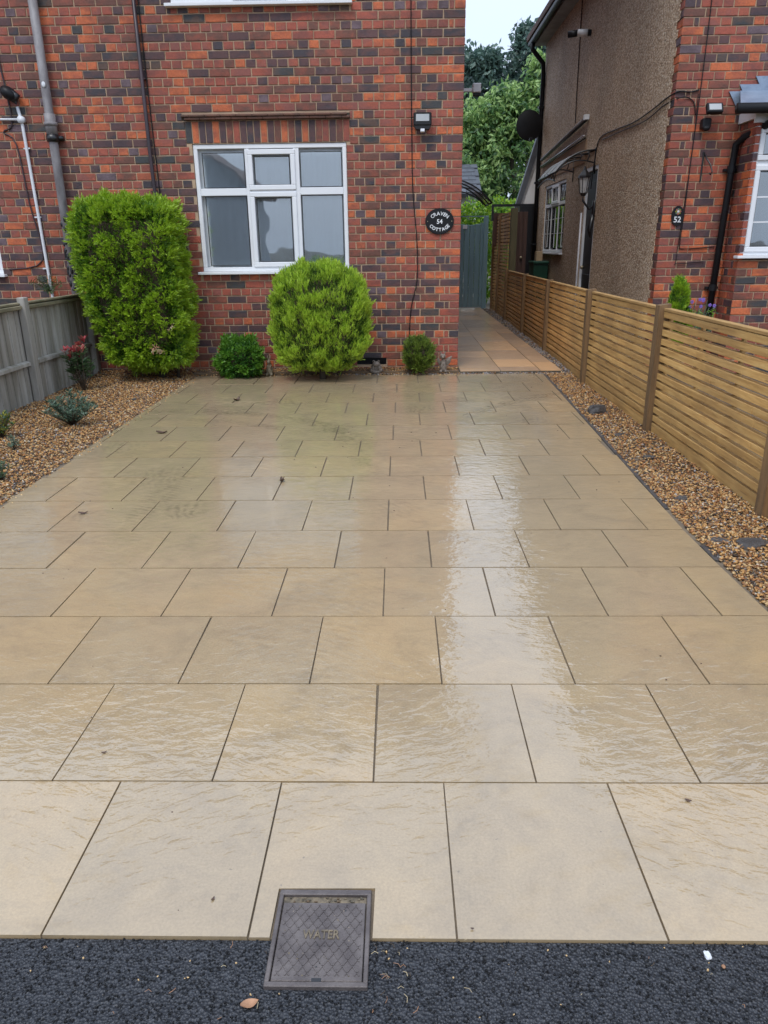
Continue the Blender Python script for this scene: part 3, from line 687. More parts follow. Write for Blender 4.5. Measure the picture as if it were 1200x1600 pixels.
# fittings on number 54's wall
def pipe(name, pts, r, mat, label, cat, extra=None, group=None, n=10):
    mb = MB(); mb.tube(pts, r, mat, n); root = empty(name, label, cat, group); mb.build('pipe', root, True)
    if extra: extra(root)
    return root
def clipset():
    out = []
    for z in (4.2, 3.1, 2.0):
        mb = MB(); mb.box((-2.745, WY-.045, z), (-2.675, WY-.004, z+.012), 'plum_paint'); out.append(mb)
    return out
def soil(root):
    for z in (2.68,):
        mb = MB(); mb.tube([(-3.74, WY-.075, z-.10), (-3.74, WY-.075, z+.10)], .060, 'grey_pipe', 14); mb.tube([(-3.74, WY-.075, z-.015), (-3.74, WY-.075, z+.02)], .070, 'grey_pipe', 14)
        mb.tube([(-3.74, WY-.075, z-.17), (-3.74, WY-.075, z-.10)], .064, 'black_metal', 14)
        mb.box((-3.82, WY-.06, z-.15), (-3.64, WY-.004, z-.11), 'black_metal'); mb.build('pipe_collar', root, True)
    mb = MB()
    for i in range(22):
        z = random.uniform(.9, 1.75); a = random.uniform(-2.6, -.6); d = .0475
        c = Vector((-3.74+d*math.cos(a), WY-.075+d*math.sin(a), z)); mb.ellipsoid(c, (.016, .006, random.uniform(.012, .05)), 'black_metal', 6, 4)
    mb.build('bitumen_patch', root, True)
    mb = MB(); mb.ellipsoid((-3.735, WY-.124, 3.05), (.022, .008, .03), 'white_scrap', 8, 6); mb.build('pipe_bracket_stud', root, True)
pipe('drainpipe', [(-3.745, WY-.075, 5.0), (-3.74, WY-.075, 2.6), (-3.735, WY-.07, 0)], .047, 'grey_pipe', 'weathered grey cast iron drainpipe with collar, running down beside the tall bush', 'drainpipe', soil, n=14)
def wfit(root):
    mb = MB(); mb.tube([(-4.6, WY-.03, 2.745), (-4.075, WY-.03, 2.74)], .012, 'white_plastic', 8); mb.build('branch_pipe', root, True)
    mb = MB(); mb.tube([(-4.07, WY-.06, 2.735), (-4.07, WY-.0, 2.735)], .038, 'white_plastic', 14)
    mb.build('junction', root, True)
    for z in (2.45, 1.75, 1.2): mb = MB(); mb.box((-4.10, WY-.03, z), (-4.03, WY-.004, z+.014), 'white_plastic'); mb.build('pipe_clip', root)
pipe('waste_pipe', [(-4.095, WY-.03, 2.86), (-4.07, WY-.03, 2.70), (-4.035, WY-.03, .88), (-4.03, WY-.03, .1)], .017, 'white_plastic', 'thin white plastic pipe dropping from a tee joint to the grey fence', 'pipe', wfit)
f = empty('flue_terminal', 'black domed wall flue above the white tee pipe, far upper left', 'flue')
mb = MB(); Mx = Matrix.Translation((-4.14, WY-.08, 2.98)) @ Matrix.Rotation(R(35), 4, 'Y')
mb.ellipsoid((0, 0, 0), (.095, .085, .065), 'black_plastic', 16, 10, Mx); mb.build('dome', f, True)
mb = MB()
for k in range(3): mb.tube([tuple(Mx @ Vector((.02+k*.025, .0, -.05))), tuple(Mx @ Vector((.02+k*.025, 0, .05)))], .05-.006*k, 'black_metal', 14)
mb.tube([(-4.14, WY-.08, 2.98), (-4.14, WY+.01, 2.98)], .04, 'black_metal', 12); mb.build('vent_ring', f, True)
pipe('downpipe', [(-2.713, WY-.04, 5.0), (-2.71, WY-.04, 2.4), (-2.70, WY-.035, 1.8), (-2.70, WY-.03, .3)], .021, 'plum_paint', 'slim dark plum pipe between the tall bush and upstairs window', 'drainpipe', lambda r_: [x.build('pipe_clip', r_) for x in clipset()], n=8)
# text -> mesh
def text_geo(txt, size, depth=.002, bold=.016):
    cu = bpy.data.curves.new('t', 'FONT'); cu.body = txt; cu.size = size; cu.extrude = depth/2; cu.align_x = 'CENTER'; cu.resolution_u = 3; cu.offset = size*bold
    o = bpy.data.objects.new('t', cu); me = bpy.data.meshes.new_from_object(o)
    v = [tuple(x.co) for x in me.vertices]; f = [tuple(p.vertices) for p in me.polygons]
    bpy.data.objects.remove(o); bpy.data.meshes.remove(me); bpy.data.curves.remove(cu); return v, f
def text_w(v): xs = [p[0] for p in v]; return (min(xs), max(xs)) if xs else (0, 0)
FRONT = Matrix.Rotation(R(90), 4, 'X')       # XY drawing -> upright, facing -Y
def oval(cx, cz, rx, rz, n=40): return [(cx+rx*math.cos(2*math.pi*i/n), cz+rz*math.sin(2*math.pi*i/n)) for i in range(n)]
f = empty('house_sign', 'black oval sign with raised white lettering CRAVEN 54 COTTAGE, on brickwork right of the window', 'house sign')
SX, SZ = .463, 1.661
mb = MB(); mb.prism(oval(SX, SZ, .160, .137), WY-.022, WY-.006, 'black_plastic'); mb.prism(oval(SX, SZ, .152, .129), WY-.026, WY-.022, 'black_plastic'); mb.build('plate', f)
def arc_text(txt, a0, a1, rx, rz, size, flip, nm):
    mb = MB(); ws = []
    for ch in txt:
        v, fc = text_geo(ch, size, .004); lo, hi = text_w(v); ws.append((v, fc, lo, hi))
    tot = sum(h-l for _, _, l, h in ws)+.006*(len(ws)-1); d = 0
    for v, fc, lo, hi in ws:
        u = (d+(hi-lo)/2)/tot; a = a0+(a1-a0)*u; d += hi-lo+.006
        x, z = SX+rx*math.cos(a), SZ+rz*math.sin(a)
        rot = (a-math.pi/2) if not flip else (a+math.pi/2-2*math.pi); rot *= .8
        M = Matrix.Translation((x, WY-.028, z)) @ Matrix.Rotation(-rot, 4, 'Y') @ FRONT @ Matrix.Translation((-(lo+hi)/2, -size*.35, 0)) 
        mb.add(v, fc, 'letter_white', M)
    mb.build(nm, f)
arc_text('CRAVEN', R(148), R(32), .108, .082, .054, False, 'lettering')
arc_text('COTTAGE', R(207), R(333), .112, .086, .050, True, 'lettering')
mb = MB(); v, fc = text_geo('54', .066, .004); lo, hi = text_w(v)
mb.add(v, fc, 'letter_white', Matrix.Translation((SX, WY-.028, SZ-.024)) @ FRONT @ Matrix.Translation((-(lo+hi)/2, 0, 0))); mb.build('lettering', f)
for sx in (-1, 1):
    mb = MB(); mb.ellipsoid((SX+sx*.135, WY-.027, SZ), (.005, .003, .005), 'brass', 8, 5); mb.build('screw', f, True)
# floodlight on 54
f = empty('floodlight', 'black wall floodlight with pale lens and small sensor, high on the brickwork near the corner', 'floodlight')
mb = MB(); M = Matrix.Translation((.262, WY-.10, 2.66)) @ Matrix.Rotation(R(-8), 4, 'X')
mb.cbox((-.096, -.03, -.055), (.096, .03, .075), 'black_plastic', .010, M); mb.prism([(-.092, -.05), (.092, -.05), (.07, -.09), (-.07, -.09)], -.02, .03, 'black_plastic')
n0 = len(mb.v)-8
for i in range(n0, len(mb.v)): mb.v[i] = tuple(M @ Vector(mb.v[i]))
mb.box((-.03, .03, -.03), (.03, .09, .03), 'black_plastic', M); mb.build('housing', f)
mb = MB(); mb.box((-.070, -.034, -.014), (.070, -.0305, .054), 'lens_pale', M); mb.build('lens', f)
mb = MB(); mb.cbox((-.022, -.035, -.118), (.022, .01, -.088), 'white_plastic', .004, M); mb.build('sensor', f)
# cables
def cable(pts, r, label, group=None, mat='black_plastic', n=5):
    # smooth catmull-rom through pts
    P = [Vector(p) for p in pts]; out = []
    for i in range(len(P)-1):
        p0, p1, p2, p3 = P[max(i-1, 0)], P[i], P[i+1], P[min(i+2, len(P)-1)]
        for k in range(4):
            t = k/4; out.append(.5*((2*p1)+(p2-p0)*t+(2*p0-5*p1+4*p2-p3)*t*t+(3*p1-p0-3*p2+p3)*t**3))
    out.append(P[-1]); mb = MB(); mb.tube(out, r, mat, n); o = mb.build('cable', None, True); tag(o, label, 'cable', group); return o
cable([(.135, WY-.014, 5.0), (.140, WY-.014, 3.6), (.150, WY-.014, 2.5), (.165, WY-.014, 1.95), (.21, WY-.014, 1.45), (.215, WY-.014, 1.05), (.15, WY-.014, .75), (.125, WY-.014, .45), (.12, WY-.014, .1)], .0055, 'thin black cable running down the brickwork past the oval sign')
cable([(-2.672, WY-.014, 5.0), (-2.668, WY-.014, 3.), (-2.655, WY-.014, 1.9), (-2.655, WY-.014, .5)], .006, 'thin black cable running close beside the plum pipe above the tall bush')
cable([(-4.35, WY-.014, 5.0), (-4.22, WY-.014, 3.3), (-4.20, WY-.014, 3.05), (-4.19, WY-.012, 2.7), (-4.30, WY-.012, 2.62), (-4.18, WY-.012, 2.5), (-4.14, WY-.012, 1.9), (-4.09, WY-.012, 1.3), (-4.5, WY-.012, 1.2)], .008, 'dark cable looping behind the white pipe below the black flue', mat='plum_paint')
# wall camera on the passage side and clear canopy further back
f = empty('wall_camera', 'cream wall bracket with small camera head, jutting past the brick corner below the far trees', 'camera')
mb = MB(); mb.box((.706, 11.97, 3.48), (1.08, 12.03, 3.52), 'letter_white'); mb.build('arm', f)
mb = MB(); mb.cbox((1.07, 11.94, 3.46), (1.19, 12.06, 3.58), 'letter_white', .01); mb.cbox((1.08, 11.95, 3.42), (1.18, 12.05, 3.458), 'black_plastic', .006); mb.build('camera_head', f)
def canopy(root, xw, xo, y0, y1, zt, zo, nstr=3):
    """curved clear sheet from the wall (xw, zt) out to (xo, zo) with scrolled black brackets"""
    n = 10; prof = []
    for i in range(n+1):
        t = i/n; prof.append((xw+(xo-xw)*t, zt-(zt-zo)*(t**2.6)))
    mb = MB(); vs = [(x, y0, z) for x, z in prof]+[(x, y1, z) for x, z in prof]
    mb.add(vs, [(i, i+1, n+2+i, n+1+i) for i in range(n)], 'canopy_sheet'); mb.build('clear_sheet', root, True, False)
    for j in range(nstr):
        y = y0+(y1-y0)*j/(nstr-1); mb = MB()
        mb.tube([(x, y, z-.012) for x, z in prof], .014, 'black_metal', 6)
        if j in (0, nstr-1):
            low = [(x, y, z-.02-(.17*(1-i/n)**1.0)) for i, (x, z) in enumerate(prof)]
            mb.tube(low, .011, 'black_metal', 6); mb.tube([(xw, y, zt+.02), (xw, y, zt-.34)], .013, 'black_metal', 6)
            for i in (2, 4, 6, 8):
                a, b = Vector((prof[i][0], y, prof[i][1]-.01)), Vector(low[i]); mid = (a+b)/2+Vector((.025, 0, 0)); mb.tube([a, mid, b], .009, 'black_metal', 6)
        mb.build('bracket', root, True)
    mb = MB(); mb.tube([(xo, y0, zo-.01), (xo, y1, zo-.01)], .014, 'black_metal', 6); mb.tube([(xw, y0, zt), (xw, y1, zt)], .014, 'black_metal', 6); mb.build('rail', root, True)
f = empty('door_canopy', 'curved clear canopy with black frame, seen above the blue-green gate', 'canopy')
canopy(f, .706, 1.68, 14.3, 15.3, 2.55, 2.13)

# ------------------------------------------------------------------ number 52
XR, FY = 2.974, 9.0
h52 = empty('pebbledashed_house', 'neighbouring house with brown pebbledash side wall and orange-red brick front, beyond the slatted fence', 'house')
BX = 3.724; BY = 8.60
bayhole = (BX+.02, 6.4, -.4, 2.66)
SW = (14.22, 16.25, 1.26, 2.50); SDR = (12.02, 12.80, -.1, 2.52)
mb = MB()
for r in subtract((XR, 10.5, -.4, 5.25), [bayhole]): mb.box((r[0]+(.006 if r[0] == XR else 0), FY+.005, r[2]), (r[1], FY+.22, r[3]), 'mortar')
mb.box((10.28, FY+.22, -.4), (10.5, 17.0, 5.25), 'mortar')
fw = mb.build('wall', h52)
b52 = [b for b in courses(XR, 10.4, .054-4*G_, 66, 'flemish', [bayhole]) if b[3] < 5.22]
lay_bricks(b52, FY, fw, 'right', xvis=(XR, 4.1))
mb = MB(); mb.box((XR+.005, FY+.22, -.4), (XR+.2, FY+.30, 5.25), 'mortar'); mb.build('quoin', h52)
s52 = [b for b in courses(FY, FY+.235, .054-4*G_, 66, 'side', []) if b[3] < 5.22]
lay_bricks(s52, 0, fw, 'right', side=(XR, 1))
mb = MB(); SWAP = Matrix(((0, 1, 0, 0), (1, 0, 0, 0), (0, 0, 1, 0), (0, 0, 0, 1)))
for r in subtract((FY+.20, 17.0, -.4, 5.25), [SW, SDR]): mb.box((XR-.010, r[0], r[2]), (XR+.22, r[1], r[3]), 'pebbledash')
mb.box((XR+.22, 16.8, -.4), (10.28, 17.0, 5.25), 'pebbledash'); mb.build('rendered_wall', h52)
# toothed render edge over the brick return
mb = MB()
for k in range(66):
    z = .054+(k-4)*G_; d = .06+random.uniform(-.02, .03)+(.03 if k % 2 else -.01)
    mb.box((XR-.0095, FY+.20-d, z), (XR-.004, FY+.1995, z+G_), 'pebbledash')
mb.build('render_edge', h52)
mb = MB(); rp = [(2.62, 8.62, 5.27), (10.9, 8.62, 5.27), (10.9, 17.35, 5.27), (2.62, 17.35, 5.27), (6.7, 12.4, 8.7), (6.9, 13.6, 8.7)]
mb.add(rp+[(x, y, z+.1) for x, y, z in rp], [(0, 3, 2, 1), (6, 7, 10), (7, 8, 11, 10), (8, 9, 11), (9, 6, 10, 11), (0, 1, 7, 6), (1, 2, 8, 7), (2, 3, 9, 8), (3, 0, 6, 9)], 'roof_tile'); mb.build('roof', h52)
mb = MB(); mb.box((2.76, 8.75, 5.15), (2.965, 17.1, 5.165), 'soffit_grey'); mb.box((2.74, 8.75, 5.15), (2.7595, 17.1, 5.268), 'soffit_grey'); mb.box((2.76, 8.73, 5.15), (10.6, 8.98, 5.165), 'soffit_grey'); mb.build('soffit', h52)
mb = MB(); mb.tube([(2.68, 8.7, 5.24), (2.68, 17.2, 5.20)], .052, 'black_plastic', 10); mb.build('gutter', h52, True)
# bay
mb = MB()
mb.box((BX+.006, BY+.006, -.4), (6.4, BY+.2, 1.22), 'mortar'); mb.box((BX+.006, BY+.2, -.4), (BX+.2, FY+.2, 2.60), 'mortar'); mb.box((BX+.006, BY+.07, 1.22), (BX+.055, BY+.2, 2.60), 'mortar')
bay = mb.build('bay', h52)
bb = [b for b in courses(BX, 6.4, .054-4*G_, 18, 'flemish', [(0, 9, 1.222, 9)])]
lay_bricks(bb, BY, bay, 'right', nmax=0)
bs_ = [b for b in courses(BY, FY, .054-4*G_, 35, 'flemish', [(0, 20, 2.6, 9)], 1)]
lay_bricks(bs_, 0, bay, 'right', side=(BX, 1))
wx0, wz0, wz1 = 3.735, 1.268, 2.56
W = window(h52, 'window', wx0, 5.9, wz0, wz1, BY+.012, .055, [(4.18, 4.23, wz0+.055, wz1-.055), (wx0+.055, 4.18, 2.16, 2.215), (4.23, 5.84, 2.16, 2.215)], [(3.775, 4.185, wz0+.035, 2.165), (3.775, 4.185, 2.21, wz1-.035)],
           [(3.838, 4.122, 1.365, 2.10, [(3.838, 4.122, 1.60, 1.614), (3.838, 4.122, 1.85, 1.864)]), (3.838, 4.122, 2.275, 2.46), (4.26, 5.8, 1.36, 2.13), (4.26, 5.8, 2.25, 2.5)], label='white bay window cut by the right edge')
curtain(W, wx0+.05, 5.85, wz0, wz1-.02, BY+.45)
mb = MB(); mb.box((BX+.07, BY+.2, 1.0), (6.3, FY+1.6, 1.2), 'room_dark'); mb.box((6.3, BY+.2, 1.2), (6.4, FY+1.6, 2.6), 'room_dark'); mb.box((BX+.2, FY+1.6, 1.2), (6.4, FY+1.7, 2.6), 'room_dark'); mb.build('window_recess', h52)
mb = MB(); mb.box((BX-.04, BY-.02, 2.565), (6.45, BY+.01, 2.70), 'upvc'); mb.box((BX-.04, BY+.0105, 2.605), (6.45, FY-.01, 2.62), 'upvc'); mb.box((BX-.04, BY+.0105, 2.621), (BX-.02, FY-.01, 2.70), 'upvc'); mb.build('fascia', h52)
mb = MB()
vs = [(3.47, BY-.13, 2.715), (6.5, BY-.13, 2.715), (6.5, FY-.006, 2.95), (3.66, FY-.006, 2.93), (3.47, BY-.13, 2.70), (6.5, BY-.13, 2.70), (6.5, FY-.006, 2.90), (3.66, FY-.006, 2.88)]
mb.add(vs, [(0, 1, 2, 3), (4, 7, 6, 5), (0, 4, 5, 1), (1, 5, 6, 2), (0, 3, 7, 4), (2, 6, 7, 3)], 'lead')
for a, b, z in ((3.60, 3.80, 2.92), (3.70, 3.93, 2.985), (3.86, 4.4, 3.06), (4.2, 6.5, 3.10)):
    mb.prism([(a-.06, z+.0), (a+.03, z-.14), (b+.05, z-.14), (b, z+.0)], FY-.016-.004*a+.012, FY-.006, 'lead')
mb.build('lead_roof', h52)
mb = MB(); mb.tube([(3.42, BY-.17, 2.675), (6.5, BY-.17, 2.68)], .05, 'black_plastic', 10); mb.build('bay_gutter', h52, True)
# side window and door of 52, in the rendered wall
side = lambda *a, **k: window(*a, map_=SWAP, **k)
y0, y1 = SW[0]+.004, SW[1]-.004; q = (y1-y0)/3
z0_, z1_ = SW[2]+.002, SW[3]-.004; zt = 2.12
pn = []
for i in range(3):
    a, b = y0+q*i+.06, y0+q*(i+1)-.06
    lead_ = [(a, b, 1.60, 1.608), (a, b, 1.86, 1.868), ((a+b)/2-.005, (a+b)/2+.005, z0_+.09, zt-.06)]
    pn += [(a, b, z0_+.08, zt-.045, lead_), (a, b, zt+.05, z1_-.07, [((a+b)/2-.005, (a+b)/2+.005, zt+.05, z1_-.07)])]
Ws = side(h52, 'window', y0, y1, z0_, z1_, XR+.012, .05, [(y0+q-.03, y0+q+.03, z0_+.05, z1_-.05), (y0+2*q-.03, y0+2*q+.03, z0_+.05, z1_-.05), (y0+.05, y1-.05, zt-.028, zt+.028)][:2]+[(y0+.05, y0+q-.03, zt-.028, zt+.028), (y0+q+.03, y0+2*q-.03, zt-.028, zt+.028), (y0+2*q+.03, y1-.05, zt-.028, zt+.028)],
          [(y0+q+.005, y0+2*q-.005, zt+.012, z1_-.03)], pn, label='white leaded side window in the pebbledash')
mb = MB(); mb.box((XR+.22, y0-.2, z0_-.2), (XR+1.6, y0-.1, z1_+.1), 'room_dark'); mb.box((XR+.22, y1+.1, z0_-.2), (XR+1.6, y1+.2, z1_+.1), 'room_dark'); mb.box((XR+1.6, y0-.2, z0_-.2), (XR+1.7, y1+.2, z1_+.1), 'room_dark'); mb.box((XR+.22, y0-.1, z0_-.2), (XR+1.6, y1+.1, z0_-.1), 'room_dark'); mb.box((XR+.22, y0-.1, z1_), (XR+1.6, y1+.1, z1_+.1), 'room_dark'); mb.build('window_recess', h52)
curtain(Ws, y0+.03, y1-.03, z0_, z1_, XR+.35, SWAP)
mb = MB(); ya, yb = SDR[0], SDR[1]
mb.box((XR+.03, ya+.06, -.1), (XR+.08, yb-.06, 2.46), 'black_plastic'); 
for a, b in ((.1, .95), (1.1, 2.3)): mb.cbox((XR+.018, ya+.14, a), (XR+.0295, yb-.14, b), 'black_plastic', .004)
D_ = mb.build('door', h52)
mb = MB(); mb.box((XR-.004, ya, -.1), (XR+.10, ya+.059, 2.52), 'upvc'); mb.box((XR-.004, yb-.059, -.1), (XR+.10, yb, 2.52), 'upvc'); mb.box((XR-.004, ya+.059, 2.461), (XR+.10, yb-.059, 2.52), 'upvc'); mb.build('door_frame', h52)
mb = MB(); mb.ellipsoid((XR-.0, yb-.16, 1.05), (.03, .03, .03), 'brass', 8, 6); mb.build('handle', D_, True)
mb = MB(); mb.box((XR-.022, 12.9, 2.62), (XR-.0105, 16.6, 2.95), 'terracotta_scar'); mb.build('render_scar', h52)
f = empty('door_canopy', 'arched black iron canopy over the side door of the pebbledashed house', 'canopy')
canopy(f, XR-.012, 2.38, 12.25, 13.7, 2.74, 2.44, 4)
mb = MB(); n_ = 14
top_ = [(2.38, 12.25+1.45*i/n_, 2.44+.02*math.sin(math.pi*i/n_)) for i in range(n_+1)]; low_ = [(2.38, a, z-.13+.05*math.sin(math.pi*i/n_)) for i, (_, a, z) in enumerate(top_)]
mb.tube(low_, .011, 'black_metal', 6)
for i in range(0, n_, 2):
    a, b = Vector(top_[i]), Vector(low_[i+1]); c = Vector(top_[i+1]); mb.tube([a, (a+b)/2+Vector((0, -.035, -.01)), b], .008, 'black_metal', 5); mb.tube([b, (b+c)/2+Vector((0, .035, .01)), Vector(top_[i+2])], .008, 'black_metal', 5)
mb.build('scroll_edge', f, True)
f = empty('awning_rail', 'two grey metal awning rails fixed to the pebbledash above the side window', 'rail')
for z, dz, t_ in ((3.03, .22, .022), (2.90, .10, .014)):
    mb = MB(); mb.tube([(XR-.06, 16.6, z), (XR-.06, 12.9, z+dz)], t_, 'chrome' if t_ < .02 else 'grey_pipe', 6); mb.build('rail', f, True); mb = MB(); mb.tube([(XR-.04, 16.6, z-.02), (XR-.035, 12.9, z+dz-.03)], t_*.8, 'black_metal', 6); mb.build('rail_edge', f, True)
mb = MB(); mb.box((XR-.09, 12.82, 3.22), (XR-.015, 12.9, 3.29), 'letter_white'); mb.build('end_cap', f)
# downpipe at the far end, front downpipe
f = empty('downpipe', 'black downpipe with swan neck at the far end of the pebbledash wall', 'drainpipe')
mb = MB(); mb.tube([(2.68, 16.9, 5.18), (2.68, 16.9, 5.05), (2.90, 16.88, 4.80), (2.915, 16.88, 4.6), (2.915, 16.88, 0)], .045, 'black_plastic', 10); mb.build('pipe', f, True)
for z in (4.0, 2.6, 1.4):
    mb = MB(); mb.box((2.85, 16.83, z), (2.962, 16.93, z+.04), 'black_plastic'); mb.build('pipe_clip', f)
f = empty('downpipe', 'black downpipe on the orange-red brick front, beside the white bay window', 'drainpipe')
mb = MB(); mb.tube([(3.84, BY-.15, 2.66), (3.83, BY-.14, 2.57), (3.80, BY+.03, 2.53), (3.71, FY-.14, 2.46), (3.665, FY-.075, 2.40), (3.655, FY-.07, 2.2), (3.60, FY-.07, -.02)], [.04, .04, .038, .038, .038, .036, .036], 'black_plastic', 10); mb.build('pipe', f, True)
for z in (2.12, .88):
    mb = MB(); mb.tube([(3.60+.025*z, FY-.07, z), (3.60+.025*z, FY-.07, z+.07)], .045, 'black_plastic', 10); mb.box((3.53+.025*z, FY-.05, z+.02), (3.67+.025*z, FY-.004, z+.045), 'black_plastic'); mb.build('pipe_clip', f)
# lantern
f = empty('wall_lantern', 'black carriage lantern on its bracket beside the side door', 'lantern')
cx, cy = XR-.20, 12.05
mb = MB(); mb.tube([(XR-.012, cy, 1.95), (XR-.10, cy, 1.90), (cx, cy, 2.02), (cx, cy, 2.10)], .018, 'black_metal', 6); mb.ellipsoid((XR-.03, cy, 1.90), (.03, .06, .14), 'black_metal', 10, 8); mb.tube([(XR-.03, cy, 1.82), (XR-.07, cy, 1.6), (XR-.05, cy, 1.50)], [.04, .03, .01], 'black_metal', 8); mb.build('bracket', f, True)
mb = MB(); mb.tube([(cx, cy, 2.08), (cx, cy, 2.12), (cx, cy, 2.125)], [.03, .055, .06], 'black_metal', 6)
mb.tube([(cx, cy, 2.33), (cx, cy, 2.36), (cx, cy, 2.44), (cx, cy, 2.49)], [.10, .095, .03, .01], 'black_metal', 6)
for k in range(6):
    a = 2*math.pi*k/6; mb.tube([(cx+.055*math.cos(a), cy+.055*math.sin(a), 2.12), (cx+.088*math.cos(a), cy+.088*math.sin(a), 2.33)], .006, 'black_metal', 4)
mb.build('lamp_cage', f)
mb = MB(); mb.tube([(cx, cy, 2.125), (cx, cy, 2.33)], [.05, .082], 'canopy_sheet', 6, False); mb.build('lamp_glass', f)
# camera on the rendered wall, floodlight, hook, plaque
f = empty('security_camera', 'small black and white security camera high on the pebbledash wall', 'camera')
mb = MB(); mb.tube([(XR-.012, 13.15, 4.45), (XR-.06, 13.15, 4.45)], .045, 'black_plastic', 12); mb.build('mount', f)
mb = MB(); mb.tube([(XR-.06, 13.15, 4.45), (XR-.20, 13.2, 4.46)], .05, 'letter_white', 12); mb.build('camera_body', f, True)
mb = MB(); mb.tube([(XR-.20, 13.2, 4.46), (XR-.34, 13.25, 4.45)], .047, 'black_plastic', 12); mb.build('camera_hood', f, True)
f = empty('floodlight', 'black floodlight with tilted glass on the orange-red brick corner', 'floodlight')
M = Matrix.Translation((3.36, FY-.14, 2.745)) @ Matrix.Rotation(R(-28), 4, 'X')
mb = MB(); mb.cbox((-.085, -.02, -.055), (.085, .03, .055), 'black_plastic', .008, M); mb.box((-.02, .03, -.02), (.02, .07, .02), 'black_plastic', M); mb.build('housing', f)
mb = MB(); mb.box((-.064, -.0245, -.034), (.064, -.0205, .034), 'lens_pale', M); mb.build('lens', f)
mb = MB(); mb.cbox((3.27, FY-.11, 2.56), (3.36, FY-.005, 2.66), 'black_plastic', .012); mb.ellipsoid((3.315, FY-.10, 2.56), (.04, .035, .03), 'black_plastic', 10, 6); mb.build('sensor', f)
f = empty('hanging_bracket', 'small curled black iron bracket below the floodlight on the brick front', 'bracket')
mb = MB(); mb.tube([(3.35, FY-.012, 2.34), (3.35, FY-.012, 2.04)], .009, 'black_metal', 6); mb.build('back_plate', f)
mb = MB(); mb.tube([(3.35, FY-.02, 2.33), (3.38, FY-.06, 2.26), (3.40, FY-.12, 2.20), (3.42, FY-.14, 2.13), (3.40, FY-.15, 2.10), (3.385, FY-.15, 2.12)], .008, 'black_metal', 6); mb.build('hook', f, True)
f = empty('number_plaque', 'black oval plaque with white 52 and a small painted flower, on the brick front', 'plaque')
px, pz = 3.145, 1.69
mb = MB(); mb.prism(oval(px, pz, .070, .105, 28), FY-.018, FY-.006, 'black_plastic'); mb.build('plate', f)
mb = MB(); v, fc = text_geo('52', .085, .003); lo, hi = text_w(v); mb.add(v, fc, 'letter_white', Matrix.Translation((px, FY-.020, pz-.066)) @ FRONT @ Matrix.Translation((-(lo+hi)/2, 0, 0))); mb.build('lettering', f)
mb = MB()
for k in range(8):
    a = 2*math.pi*k/8; mb.ellipsoid((px+.024*math.cos(a), FY-.020, pz+.046+.024*math.sin(a)), (.011, .002, .011), ('photinia_pink', 'yellow_leaf', 'grey_leaf_pale')[k % 3], 6, 4)
mb.ellipsoid((px, FY-.021, pz+.046), (.014, .003, .014), 'letter_white', 8, 4); mb.build('flower_motif', f)
cable([(3.245, FY-.014, 5.2), (3.24, FY-.014, 3.75), (3.235, FY-.014, 3.0), (3.22, FY-.014, 2.3), (3.215, FY-.014, 1.75), (3.205, FY-.014, 1.40), (3.25, FY-.014, 1.34), (3.6, FY-.014, 1.36)], .0055, 'black cable dropping down the orange-red brick front and turning right below the 52 plaque')
cable([(3.215, FY-.014, 2.9), (3.225, FY-.014, 2.4), (3.20, FY-.014, 1.7), (3.185, FY-.014, 1.22), (3.20, FY-.014, 1.18), (3.5, FY-.014, 1.2)], .004, 'thinner second cable just left of the long one on the brick front')
cable([(XR-.02, 12.35, 2.2), (XR-.02, 12.25, 2.6), (XR-.02, 12.03, 2.86), (XR-.02, 11.2, 2.86), (XR-.022, 10.4, 2.83), (XR-.022, 9.7, 2.86), (XR-.02, 9.25, 2.90), (XR-.014, 9.02, 2.91), (3.02, FY-.016, 2.93), (3.12, FY-.014, 2.92), (3.22, FY-.014, 2.94)], .008, 'upper of two black cables draped along the pebbledash to the brick corner')
cable([(XR-.02, 11.9, 2.82), (XR-.022, 10.8, 2.80), (XR-.022, 9.9, 2.78), (XR-.02, 9.3, 2.84), (3.0, FY-.016, 2.86), (3.10, FY-.014, 2.87), (3.18, FY-.014, 2.82), (3.21, FY-.014, 2.7)], .006, 'lower of two black cables draped along the pebbledash to the brick corner')
cable([(XR-.018, 13.9, 5.15), (XR-.018, 13.87, 4.4), (XR-.018, 13.84, 3.8), (XR-.018, 13.8, 3.3)], .008, 'black cable hanging down the pebbledash behind the security camera')
pipe('overflow_pipe', [(XR-.02, 12.86, 1.88), (XR-.025, 12.84, 1.0), (XR-.02, 12.83, 0)], .016, 'white_plastic', 'thin white pipe beside the dark side door', 'pipe', n=6)
# satellite dish on the far downpipe
f = empty('satellite_dish', 'round black satellite dish at the end of the pebbledash wall', 'satellite dish')
mb = MB(); dv = []; nr = 6; nn = 28
M = Matrix.Translation((2.67, 16.7, 3.68)) @ Matrix.Rotation(R(8), 4, 'Z') @ Matrix.Rotation(R(90), 4, 'X')
for i in range(nr+1):
    for k in range(nn):
        rr = .275*i/nr; a = 2*math.pi*k/nn; dv.append((rr*math.cos(a), rr*math.sin(a)*1.04, -.55*rr*rr))
mb.add(dv, [(i*nn+k, i*nn+(k+1) % nn, (i+1)*nn+(k+1) % nn, (i+1)*nn+k) for i in range(nr) for k in range(nn)], 'black_plastic', M); mb.build('dish', f, True, False)
mb = MB(); mb.tube([(2.69, 16.78, 3.62), (2.80, 16.9, 3.62), (2.92, 16.9, 3.62)], .018, 'black_metal', 6); mb.tube([(2.67, 16.74, 3.42), (2.66, 16.45, 3.38)], .012, 'black_metal', 6); mb.cbox((2.63, 16.40, 3.35), (2.69, 16.48, 3.42), 'black_plastic', .008); mb.build('arm', f)
